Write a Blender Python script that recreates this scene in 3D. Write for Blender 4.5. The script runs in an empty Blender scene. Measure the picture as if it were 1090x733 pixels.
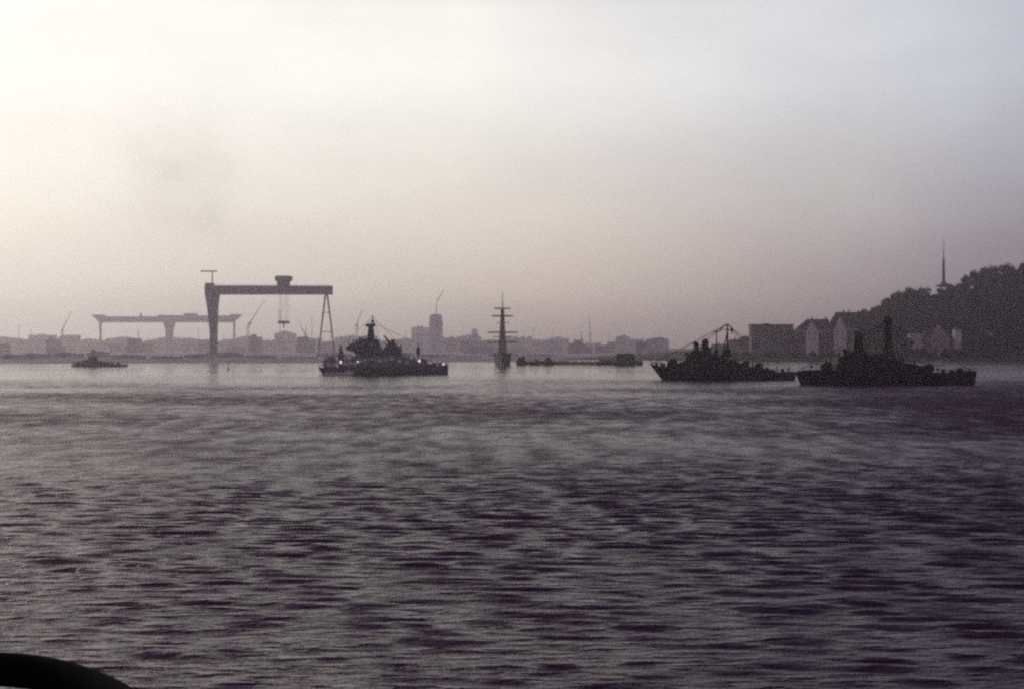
import bpy, bmesh, math, random
import numpy as np
from mathutils import Vector, Matrix

R = math.radians
rnd = random.Random(7)
SC = bpy.context.scene
COL = SC.collection

# ------------------------------------------------------------------ camera numbers (metres, camera at 12.5 m above the water)
F, CX, HY, CAMZ = 1514.0, 545.0, 371.0, 12.5
def at(x, y, d):
    """measured photo pixel at distance d -> world point"""
    return Vector(((x - CX) / F * d, d, CAMZ - (y - HY) / F * d))
def X(x, d): return (x - CX) / F * d
def Z(y, d): return CAMZ - (y - HY) / F * d

# ------------------------------------------------------------------ materials
def mat(name, col, rough=0.7, var=0.25, scale=0.6, metallic=0.0, stretch=(1, 1, 1), col2=None, spec=0.3):
    m = bpy.data.materials.new(name); m.use_nodes = True
    nt = m.node_tree; b = nt.nodes['Principled BSDF']
    b.inputs['Roughness'].default_value = rough
    b.inputs['Metallic'].default_value = metallic
    b.inputs['Specular IOR Level'].default_value = spec
    tc = nt.nodes.new('ShaderNodeTexCoord'); mp = nt.nodes.new('ShaderNodeMapping')
    mp.inputs['Scale'].default_value = stretch
    nz = nt.nodes.new('ShaderNodeTexNoise'); nz.inputs['Scale'].default_value = scale; nz.inputs['Detail'].default_value = 5
    cr = nt.nodes.new('ShaderNodeValToRGB')
    c2 = col2 if col2 else tuple(c * (1 - var) for c in col)
    c1 = col if col2 else tuple(min(1, c * (1 + var)) for c in col)
    cr.color_ramp.elements[0].position = 0.32; cr.color_ramp.elements[0].color = (*c2, 1)
    cr.color_ramp.elements[1].position = 0.68; cr.color_ramp.elements[1].color = (*c1, 1)
    nt.links.new(tc.outputs['Object'], mp.inputs['Vector']); nt.links.new(mp.outputs['Vector'], nz.inputs['Vector'])
    nt.links.new(nz.outputs['Fac'], cr.inputs['Fac']); nt.links.new(cr.outputs['Color'], b.inputs['Base Color'])
    return m
def emit(name, col, s):
    m = bpy.data.materials.new(name); m.use_nodes = True
    b = m.node_tree.nodes['Principled BSDF']
    b.inputs['Base Color'].default_value = (*col, 1)
    b.inputs['Emission Color'].default_value = (*col, 1); b.inputs['Emission Strength'].default_value = s
    return m
M = {
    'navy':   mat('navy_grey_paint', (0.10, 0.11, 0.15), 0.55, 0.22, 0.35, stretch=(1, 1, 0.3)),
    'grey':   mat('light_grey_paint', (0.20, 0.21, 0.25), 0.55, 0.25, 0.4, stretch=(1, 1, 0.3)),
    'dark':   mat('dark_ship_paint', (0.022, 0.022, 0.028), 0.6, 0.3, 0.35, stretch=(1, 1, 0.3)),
    'deck':   mat('deck_paint', (0.05, 0.05, 0.05), 0.8, 0.2),
    'black':  mat('black_paint', (0.02, 0.02, 0.022), 0.5, 0.3),
    'rust':   mat('boot_topping', (0.10, 0.05, 0.045), 0.7, 0.35, 0.5),
    'pale':   mat('pale_boat_paint', (0.84, 0.78, 0.72), 0.5, 0.1),
    'white':  mat('white_paint', (0.8, 0.8, 0.78), 0.5, 0.08),
    'glass':  mat('dark_glass', (0.03, 0.035, 0.045), 0.12, 0.2, spec=0.5),
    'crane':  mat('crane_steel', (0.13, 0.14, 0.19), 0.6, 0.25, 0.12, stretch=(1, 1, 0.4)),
    'crane2': mat('haze_pale_crane_steel', (0.48, 0.50, 0.55), 0.6, 0.2, 0.12),  # pale base colour stands in for haze on the far cranes
    'shed':   mat('shed_cladding', (0.62, 0.61, 0.60), 0.7, 0.25, 0.05, stretch=(3, 3, 0.3)),  # kept pale, the colour stands in for mist low over the yard
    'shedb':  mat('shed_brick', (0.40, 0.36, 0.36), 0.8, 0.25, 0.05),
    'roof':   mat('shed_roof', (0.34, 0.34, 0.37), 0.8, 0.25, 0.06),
    'wood':   mat('spar_wood', (0.10, 0.075, 0.05), 0.6, 0.3, 0.8),
    'sail':   mat('furled_canvas', (0.30, 0.27, 0.24), 0.9, 0.2, 0.8),
    'brick':  mat('house_brick', (0.17, 0.115, 0.11), 0.85, 0.3, 0.4),
    'plast':  mat('house_plaster', (0.86, 0.80, 0.70), 0.8, 0.08, 0.3),
    'half':   mat('brown_render', (0.42, 0.29, 0.25), 0.85, 0.25, 0.4),
    'dark_roof': mat('bitumen_roof', (0.07, 0.07, 0.075), 0.9, 0.25, 0.2),
    'tile':   mat('roof_tile', (0.10, 0.065, 0.06), 0.8, 0.3, 0.5),
    'slab':   mat('concrete_panel', (0.20, 0.19, 0.21), 0.85, 0.18, 0.15),
    'stone':  mat('quay_stone', (0.22, 0.20, 0.19), 0.9, 0.3, 0.25),
    'bark':   mat('bark', (0.05, 0.04, 0.03), 0.9, 0.3, 1.0),
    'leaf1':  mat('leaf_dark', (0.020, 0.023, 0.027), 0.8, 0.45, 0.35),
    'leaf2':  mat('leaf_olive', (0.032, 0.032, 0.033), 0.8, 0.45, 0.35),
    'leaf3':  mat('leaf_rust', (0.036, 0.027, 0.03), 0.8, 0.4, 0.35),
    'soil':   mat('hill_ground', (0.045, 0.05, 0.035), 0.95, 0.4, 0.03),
    'yard':   mat('yard_ground', (0.46, 0.44, 0.43), 0.95, 0.25, 0.02),  # light tone carries the mist along the shore in its colour
    'haze_hill': mat('distant_hill_ground', (0.06, 0.065, 0.055), 0.95, 0.35, 0.004),
    'rubber': mat('rail_black_rubber', (0.006, 0.006, 0.007), 0.95, 0.3, 3.0, spec=0.03),
    'lamp':   emit('lit_lamp', (1.0, 0.88, 0.66), 0.95),
}

# ------------------------------------------------------------------ mesh helpers
class MB:
    def __init__(self): self.v = []; self.f = []
    def box(self, x0, x1, y0, y1, z0, z1, top=1.0):
        cx, cy = (x0 + x1) / 2, (y0 + y1) / 2; b = len(self.v)
        for z, k in ((z0, 1.0), (z1, top)):
            for x, y in ((x0, y0), (x1, y0), (x1, y1), (x0, y1)):
                self.v.append((cx + (x - cx) * k, cy + (y - cy) * k, z))
        self.f += [(b, b+3, b+2, b+1), (b+4, b+5, b+6, b+7)] + [(b+i, b+(i+1) % 4, b+4+(i+1) % 4, b+4+i) for i in range(4)]
        return self
    def poly(self, pts, y0, y1):
        """(x, z) outline extruded from y0 to y1"""
        a = sum(pts[i][0]*pts[(i+1) % len(pts)][1] - pts[(i+1) % len(pts)][0]*pts[i][1] for i in range(len(pts)))
        if a < 0: pts = pts[::-1]
        n = len(pts); b = len(self.v)
        self.v += [(x, y0, z) for x, z in pts] + [(x, y1, z) for x, z in pts]
        self.f += [tuple(range(b, b+n)), tuple(range(b+2*n-1, b+n-1, -1))]
        self.f += [(b+(i+1) % n, b+i, b+n+i, b+n+(i+1) % n) for i in range(n)]
        return self
    def tube(self, p, q, r0, r1=None, n=8):
        p, q = Vector(p), Vector(q); r1 = r0 if r1 is None else r1
        d = (q - p); 
        if d.length < 1e-6: return self
        d.normalize(); u = d.orthogonal().normalized(); w = d.cross(u); b = len(self.v)
        for c, r in ((p, r0), (q, r1)):
            for i in range(n):
                a = 2*math.pi*i/n; self.v.append(tuple(c + u*math.cos(a)*r + w*math.sin(a)*r))
        self.f += [(b+i, b+(i+1) % n, b+n+(i+1) % n, b+n+i) for i in range(n)]
        self.f += [tuple(range(b+n-1, b-1, -1)), tuple(range(b+n, b+2*n))]
        return self
    def path(self, pts, r, n=10):
        pts = [Vector(p) for p in pts]; b = len(self.v); up = Vector((0, 0, 1)); m = len(pts)
        for k, p in enumerate(pts):
            d = (pts[min(k+1, m-1)] - pts[max(k-1, 0)]).normalized()
            s = d.cross(up).normalized(); t = s.cross(d)
            for i in range(n):
                a = 2*math.pi*i/n; self.v.append(tuple(p + s*math.cos(a)*r + t*math.sin(a)*r))
        for k in range(m-1):
            for i in range(n):
                self.f.append((b+k*n+i, b+k*n+(i+1) % n, b+(k+1)*n+(i+1) % n, b+(k+1)*n+i))
        self.f += [tuple(range(b+n-1, b-1, -1)), tuple(range(b+(m-1)*n, b+m*n))]
        return self
    def lathe(self, c, prof, n=12):
        """profile of (radius, z) about a vertical axis at c"""
        b = len(self.v)
        for r, z in prof:
            for i in range(n):
                a = 2*math.pi*i/n; self.v.append((c[0]+r*math.cos(a), c[1]+r*math.sin(a), c[2]+z))
        for k in range(len(prof)-1):
            for i in range(n):
                self.f.append((b+k*n+i, b+k*n+(i+1) % n, b+(k+1)*n+(i+1) % n, b+(k+1)*n+i))
        self.f += [tuple(range(b+n-1, b-1, -1)), tuple(range(b+(len(prof)-1)*n, b+len(prof)*n))]
        return self
    def ball(self, c, r, n=8, sz=1.0):
        k = n // 2 + 1
        return self.lathe(c, [(max(0.02*r, r*math.sin(math.pi*i/k)), -r*sz*math.cos(math.pi*i/k)) for i in range(k+1)], n)
    def build(self, name, m, parent=None, smooth=False):
        me = bpy.data.meshes.new(name); me.from_pydata(self.v, [], self.f); me.update()
        me.materials.append(m)
        if smooth: me.polygons.foreach_set('use_smooth', [True]*len(me.polygons))
        o = bpy.data.objects.new(name, me); COL.objects.link(o)
        if parent: o.parent = parent
        return o

def tag(o, label=None, cat=None, group=None, kind=None):
    if label: o['label'] = label
    if cat: o['category'] = cat
    if group: o['group'] = group
    if kind: o['kind'] = kind
    return o
def empty(name, loc, label, cat, group=None, rz=0):
    o = bpy.data.objects.new(name, None); COL.objects.link(o)
    o.location = loc; o.rotation_euler.z = rz; o.empty_display_size = 1
    return tag(o, label, cat, group)
def copy_tree(o, parent=None):
    c = o.copy(); COL.objects.link(c)
    if parent: c.parent = parent
    for ch in list(o.children): copy_tree(ch, c)
    return c
def same(o, name, parent, loc):
    """another part sharing the mesh of o"""
    c = o.copy(); c.name = name; COL.objects.link(c); c.parent = parent; c.location = loc; return c
def interp(p, x):
    if x <= p[0][0]: return p[0][1]
    for (a, b), (c, d) in zip(p, p[1:]):
        if x <= c: return b + (d-b)*(x-a)/(c-a)
    return p[-1][1]

# ------------------------------------------------------------------ water: one sheet with real wavelets, finer towards the viewer
def build_water():
    rg = np.random.default_rng(5)
    th = np.concatenate([np.arange(-180, -33, 4.0), np.arange(-33, 33.01, 0.14), np.arange(36, 179, 4.0)])
    th = np.radians(th)
    rs = list(np.arange(16, 42, 2.0)); r = 42.0
    while r < 380: rs.append(r); r += min(max(0.0017*r, 0.10), 0.50)
    g = 0.6
    while r < 5600: rs.append(r); g *= 1.09; r += g
    rs.append(5650.0)
    rs = np.array(rs); dr = np.gradient(rs)
    Rr, T = np.meshgrid(rs, th, indexing='ij')
    x = Rr*np.sin(T); y = Rr*np.cos(T); z = np.zeros_like(x)
    DR = np.maximum(dr[:, None], (0.00245*Rr)*0.4)
    N = 74
    lam = np.exp(rg.uniform(math.log(0.65), math.log(8.0), N))
    ang = rg.normal(0, R(11), N) + R(4)
    ph = rg.uniform(0, 2*math.pi, N)
    w = np.exp(-((np.log(lam) - math.log(1.45))/0.66)**2)
    slope = w*rg.uniform(0.6, 1.3, N); slope *= 0.20/np.sqrt((slope**2/2).sum())
    amp = slope*lam/(2*math.pi)
    gust = 0.8 + 0.22*np.sin(x*0.031 + 1.3*np.sin(y*0.021)) + 0.25*np.sin(y*0.055 + 0.9 + 0.8*np.sin(x*0.017+2))
    gust = np.clip(gust, 0.45, 1.3)
    for l, a, p, A in zip(lam, ang, ph, amp):
        k = 2*math.pi/l
        fade = np.clip((l/DR - 2.6)/4.0, 0, 1)
        s = np.sin(k*(x*math.sin(a) + y*math.cos(a)) + p)
        z += A*fade*(s + 0.25*(1-np.abs(s))*np.sign(1))   # slightly peaked crests
    z = (z - 0.02)*gust
    n, m = x.shape
    co = np.stack([x, y, z], -1).reshape(-1, 3)
    co = np.vstack([co, [[0, 0, 0]]])
    i = np.arange(n-1)[:, None]*m; j = np.arange(m)[None, :]; j2 = (j+1) % m
    quads = np.stack([i+j, i+j2, i+m+j2, i+m+j], -1).reshape(-1, 4)[:, ::-1]
    tris = np.array([[m*n, k, (k+1) % m] for k in range(m)])[:, ::-1]
    me = bpy.data.meshes.new('water')
    me.vertices.add(len(co)); me.vertices.foreach_set('co', co.astype(np.float32).ravel())
    loops = np.concatenate([quads.ravel(), tris.ravel()]).astype(np.int32)
    me.loops.add(len(loops)); me.loops.foreach_set('vertex_index', loops)
    st = np.concatenate([np.arange(len(quads))*4, len(quads)*4 + np.arange(len(tris))*3]).astype(np.int32)
    me.polygons.add(len(st)); me.polygons.foreach_set('loop_start', st)
    me.update(calc_edges=True); me.validate()
    me.polygons.foreach_set('use_smooth', [True]*len(me.polygons))
    o = bpy.data.objects.new('water', me); COL.objects.link(o); tag(o, kind='structure')
    mt = bpy.data.materials.new('harbour_water'); mt.use_nodes = True; me.materials.append(mt)
    nt = mt.node_tree; L = nt.links.new; b = nt.nodes['Principled BSDF']
    b.inputs['Base Color'].default_value = (0.046, 0.018, 0.050, 1)
    b.inputs['Specular Tint'].default_value = (1.0, 0.66, 0.88, 1); b.inputs['IOR'].default_value = 1.333; b.inputs['Roughness'].default_value = 0.1
    geo = nt.nodes.new('ShaderNodeNewGeometry')
    def noise(scale, sx, sy, det):
        mp = nt.nodes.new('ShaderNodeMapping'); mp.inputs['Scale'].default_value = (sx, sy, 1)
        mp.inputs['Rotation'].default_value = (0, 0, R(-6))
        nz = nt.nodes.new('ShaderNodeTexNoise'); nz.inputs['Scale'].default_value = scale; nz.inputs['Detail'].default_value = det
        L(geo.outputs['Position'], mp.inputs['Vector']); L(mp.outputs['Vector'], nz.inputs['Vector']); return nz.outputs['Fac']
    def math_(op, a, c=None, clamp=False):
        n_ = nt.nodes.new('ShaderNodeMath'); n_.operation = op; n_.use_clamp = clamp
        for s, v in ((0, a), (1, c)):
            if v is None: continue
            if isinstance(v, (int, float)): n_.inputs[s].default_value = v
            else: L(v, n_.inputs[s])
        return n_.outputs[0]
    sep = nt.nodes.new('ShaderNodeSeparateXYZ'); L(geo.outputs['Position'], sep.inputs[0])
    def mrange(v, a, c, d, e, smooth=True):
        n_ = nt.nodes.new('ShaderNodeMapRange'); n_.interpolation_type = 'SMOOTHSTEP' if smooth else 'LINEAR'
        L(v, n_.inputs[0])
        for k, q in zip((1, 2, 3, 4), (a, c, d, e)): n_.inputs[k].default_value = q
        return n_.outputs[0]
    ripple = noise(1.0, 0.6, 1.7, 4)           # short ripples
    chop = noise(0.22, 0.5, 1.3, 4)            # chop that the far sheet is too coarse to carry
    gust = noise(0.012, 0.75, 0.85, 7)         # wind patches, large and small
    lee = mrange(sep.outputs['Y'], 130, 820, 1.05, 0.12)   # calm water under the far shore
    farm = mrange(sep.outputs['Y'], 90, 320, 0.0, 1.0)
    side = mrange(math_('DIVIDE', math_('SUBTRACT', sep.outputs['X'], math_('MULTIPLY', sep.outputs['Y'], 0.14)), math_('ADD', math_('MULTIPLY', math_('ABSOLUTE', sep.outputs['Y']), 0.13), 25.0)), -0.7, 1.2, 1.0, 1.75)   # bump and roughness raised to the right, put in to darken that side
    group = noise(0.24, 1.0, 0.36, 4)          # groups of wavelets
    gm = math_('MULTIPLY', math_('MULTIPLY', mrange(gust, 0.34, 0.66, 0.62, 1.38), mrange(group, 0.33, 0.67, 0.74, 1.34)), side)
    h = math_('ADD', math_('MULTIPLY', ripple, 0.50), math_('MULTIPLY', math_('MULTIPLY', chop, 2.6), farm))
    bp = nt.nodes.new('ShaderNodeBump'); bp.inputs['Distance'].default_value = 1.0
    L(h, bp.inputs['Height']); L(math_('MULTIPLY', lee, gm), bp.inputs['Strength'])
    L(bp.outputs['Normal'], b.inputs['Normal'])
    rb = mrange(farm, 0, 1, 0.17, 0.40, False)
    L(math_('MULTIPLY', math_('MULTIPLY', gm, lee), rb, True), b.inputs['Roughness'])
    return o
build_water()

# ------------------------------------------------------------------ ships
def hull(mb, deck, xw0, xw1, beam, z0=-1.6, n=18, stern=0.85):
    x0, x1 = deck[0][0], deck[-1][0]; rings = []
    for k in range(n+1):
        t = k/n
        t = t**1.35
        xd, xw = x0+(x1-x0)*t, xw0+(xw1-xw0)*t
        sh = min(1.0, (t/0.36))**0.62 * (1 - (1-stern)*max(0, (t-0.6)/0.4)**2)
        sw = min(1.0, (t/0.45))**0.85 * (1 - (1-stern)*max(0, (t-0.6)/0.4)**2)
        bd, bw = max(0.12, beam/2*sh), max(0.08, beam/2*0.9*sw); zd = interp(deck, xd)
        rings.append([(xd, -bd, zd), ((xd+2*xw)/3, -(bd+2*bw)/3, zd*0.33), (xw, -bw*0.8, z0),
                      (xw, bw*0.8, z0), ((xd+2*xw)/3, (bd+2*bw)/3, zd*0.33), (xd, bd, zd)])
    b = len(mb.v); m = 6
    for r in rings: mb.v += r
    for k in range(n):
        for i in range(m):
            mb.f.append((b+k*m+i, b+k*m+(i+1) % m, b+(k+1)*m+(i+1) % m, b+(k+1)*m+i))
    mb.f += [tuple(range(b+m-1, b-1, -1)), tuple(range(b+n*m, b+n*m+m))]
    return [(r[0], r[5]) for r in rings]
def railing(edges, parent, m, h=1.05, r=0.035):
    for side in (0, 1):
        mb = MB(); pts = [Vector(e[side]) for e in edges]
        for p in pts: mb.tube(p, p+Vector((0, 0, h)), r, n=5)
        for p, q in zip(pts, pts[1:]):
            for k in (1.0, 0.5): mb.tube(p+Vector((0, 0, h*k)), q+Vector((0, 0, h*k)), r*0.8, n=5)
        mb.build('railing', m, parent)
def turret(parent, x, z, s, m, lx=-1, n_barrel=2, elev=8):
    t = MB().poly([(x-1.7*s, z), (x+1.6*s, z), (x+1.5*s, z+1.5*s), (x+0.8*s, z+2.2*s), (x-0.7*s, z+2.2*s), (x-1.75*s, z+1.2*s)], -1.5*s, 1.5*s)
    t.lathe((x, 0, z-0.4), [(1.6*s, 0), (1.6*s, 0.45)], 14)
    o = t.build('gun_turret', m, parent)
    for k in range(n_barrel):
        yy = (k-(n_barrel-1)/2)*0.8*s
        MB().tube((x+lx*1.4*s, yy, z+1.3*s), (x+lx*4.6*s, yy, z+1.3*s+3.2*s*math.tan(R(elev))), 0.13*s, 0.09*s).build('gun_barrel', m, o)
    return o
def windows(parent, x0, x1, y, z, n, w, h):
    """square windows along the side of a deckhouse, each a part of its own"""
    first = None
    for k in range(n):
        c = x0+(x1-x0)*(k+0.5)/n
        if first is None: first = MB().box(-w/2, w/2, -0.04, 0.04, 0, h).build('window', M['glass'], parent); first.location = (c, y, z)
        else: same(first, 'window', parent, (c, y, z))
def clutter(root, spots, m, seed, y=2.4):
    """lockers, vents, aerials and hose reels that break up the deck line: (x, z) places on the roofs"""
    r = random.Random(seed)
    for x, z in spots:
        yy = r.uniform(-y, y); k = r.randrange(4)
        if k == 0: MB().lathe((x, yy, z-0.15), [(0.28, 0), (0.28, 1.1), (0.5, 1.3), (0.42, 1.65), (0.1, 1.8)], 10).build('vent_cowl', m, root)
        elif k == 1: MB().box(x-0.7, x+0.7, yy-0.5, yy+0.5, z-0.15, z+0.8+0.5*r.random(), 0.9).build('deck_locker', m, root)
        elif k == 2: MB().tube((x, yy, z-0.15), (x+r.uniform(-.3, .3), yy, z+2.5+2.5*r.random()), 0.09, 0.04).build('whip_aerial', m, root)
        else:
            o = MB().tube((x, yy, z-0.15), (x, yy, z+1.0), 0.14).tube((x-0.45, yy, z+1.2), (x+0.45, yy, z+1.25), 0.42, 0.34, 10).build('searchlight', m, root)
def lattice(mb, x, y, z0, z1, w0, w1, r=0.12, bays=5):
    for sx in (-1, 1):
        for sy in (-1, 1):
            mb.tube((x+sx*w0, y+sy*w0, z0), (x+sx*w1, y+sy*w1, z1), r, n=6)
    for k in range(bays):
        a, c = k/bays, (k+1)/bays
        wa, wc = w0+(w1-w0)*a, w0+(w1-w0)*c; za, zc = z0+(z1-z0)*a, z0+(z1-z0)*c
        for s in (-1, 1):
            mb.tube((x-wa, y+s*wa, za), (x+wc, y+s*wc, zc), r*0.6, n=5); mb.tube((x+s*wa, y-wa, za), (x+s*wc, y+wc, zc), r*0.6, n=5)
            mb.tube((x-wc, y+s*wc, zc), (x+wc, y+s*wc, zc), r*0.6, n=5)
    return mb

def frame_of(xc, ywl, d):
    s = d/F
    return (lambda x, y: ((x-xc)*s, (ywl-y)*s)), s

def build_minesweeper_near():
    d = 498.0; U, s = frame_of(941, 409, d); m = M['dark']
    root = empty('minesweeper', (X(941, d), d, 0), 'near-black minesweeper with solid stepped superstructure and tall bridge tower, before the gabled villas', 'warship', 'moored minesweepers')
    h = MB(); ed = hull(h, [U(846, 396), U(853, 393.6), U(880, 393.2), U(994, 396), U(1012, 396.5), U(1020, 394.8), U(1036, 394.3)], U(854, 409)[0], U(1034, 409)[0], 9.4)
    ho = h.build('hull', m, root)
    a = MB(); a.tube((U(853, 0)[0]+1.2, -0.9, 2.6), (U(853, 0)[0]+1.2, -0.9, 1.2), 0.12); a.box(U(853, 0)[0]+0.6, U(853, 0)[0]+1.8, -1.05, -0.8, 1.1, 1.4); a.build('anchor', M['black'], ho)
    railing(ed[1:8], root, m); railing(ed[14:], root, m)
    turret(root, U(880, 0)[0], U(0, 392.6)[1], 1.15, m, n_barrel=2)
    sp = MB(); sp.poly([U(889, 394.5), U(889.6, 380), U(891, 379), U(903, 379), U(903, 380.6), U(948, 380.6), U(950, 383), U(967, 387), U(981, 389.6), U(982, 397.5), U(889, 397)], -3.6, 3.6)
    so = sp.build('deckhouse', m, root)
    windows(so, U(892, 0)[0], U(946, 0)[0], -3.62, U(0, 386)[1], 9, 0.5, 0.5)
    br = MB(); br.poly([U(895.5, 379), U(896.5, 375), U(899, 374), U(921, 374), U(922.5, 375.5), U(923, 380.6), U(903, 380.6), U(903, 379)], -2.9, 2.9)
    bo = br.build('bridge', m, root)
    windows(bo, U(898, 0)[0], U(921, 0)[0], -2.92, U(0, 377)[1], 6, 0.8, 0.6)
    tw = MB(); tw.poly([U(907.6, 374), U(908.3, 358.5), U(910, 356.3), U(916, 356), U(917.4, 358), U(917, 365), U(918.3, 374)], -1.6, 1.6)
    to = tw.build('bridge_tower', m, root)
    MB().lathe((U(912.5, 0)[0], 0, U(0, 356.3)[1]), [(1.3, 0), (1.3, 0.5), (0.9, 1.0), (0.2, 1.2)], 14).build('director', m, to)
    fu = MB(); fu.poly([U(927, 380.6), U(927.5, 376.5), U(934, 377.2), U(935.5, 380.6)], -1.2, 1.2); fu.build('funnel', m, root)
    ms = MB(); lattice(ms, U(944.5, 0)[0], 0, U(0, 381)[1], U(0, 366)[1], 1.75, 1.3, 0.26, 4)
    lattice(ms, U(944.5, 0)[0], 0, U(0, 366)[1], U(0, 346)[1], 1.15, 0.75, 0.24, 6)
    ms.tube((U(944.5, 0)[0], 0, U(0, 366)[1]), (U(944.3, 0)[0], 0, U(0, 337)[1]), 0.35, 0.2)
    ms.box(U(940.5, 0)[0], U(948.5, 0)[0], -1.3, 1.3, U(0, 367)[1], U(0, 365.8)[1])
    mo = ms.build('lattice_mast', m, root)
    rd = MB(); rd.poly([U(939.5, 341), U(940.5, 338), U(943, 336.5), U(947, 336.8), U(949.5, 340), U(949.8, 343), U(947, 345), U(942.5, 345)], -0.5, 0.5)
    rd.build('radar_antenna', m, mo)
    ya = MB(); ya.tube((U(937, 350)[0], 0, U(0, 349.5)[1]), (U(952, 0)[0], 0, U(0, 349.5)[1]), 0.12); ya.tube((U(938, 350)[0], 0, U(0, 353)[1]), (U(951, 0)[0], 0, U(0, 353)[1]), 0.1)
    ya.build('yardarm', m, mo)
    st = MB()
    for q in (U(918, 358), U(909, 374), U(853, 393), U(930, 380), U(959, 385), U(970, 387), U(982, 388), U(1034, 394)):
        st.tube((*U(944.5, 341)[:1], 0, U(0, 342)[1]), (q[0], 0, q[1]), 0.11, n=5)
    st.build('stay_wire', m, mo)
    turret(root, U(988, 0)[0], U(0, 393.2)[1]-0.4, 1.1, m, lx=1)
    ws = MB(); ws.tube((U(1017, 0)[0], -1.5, U(0, 394)[1]), (U(1023, 0)[0], -1.5, U(0, 394)[1]), 0.9, n=12); ws.box(U(1016.5, 0)[0], U(1023.5, 0)[0], -2.2, 1.2, U(0, 396.5)[1], U(0, 393.5)[1])
    ws.tube((U(1020, 0)[0], -1.0, U(0, 394)[1]), (U(1021.4, 0)[0], -1.0, U(0, 390.3)[1]), 0.22)
    ws.build('sweep_winch', m, root)
    for xx in (1029, 1033.5):
        for sy in (-1.6, 1.6): MB().tube((U(xx, 0)[0], sy, U(0, 396)[1]), (U(xx+1.2, 0)[0], sy, U(0, 392)[1]), 0.16).build('sweep_davit', m, root)
    clutter(root, [U(898, 374), U(903, 374), U(920, 374), U(925, 380.6), U(938, 380.6), U(953, 383.8), U(958, 385), U(963, 386.2), U(972, 388), U(893, 379), U(870, 393.3), U(865, 393.4), U(998, 396.3), U(1006, 396.4), U(1011, 396.4)], m, 3)
    rf = MB(); rf.tube((U(955, 0)[0], -3.8, U(0, 388.6)[1]), (U(960, 0)[0], -3.8, U(0, 388.6)[1]), 0.55, n=10); rf.build('life_raft', M['navy'], root)

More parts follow.
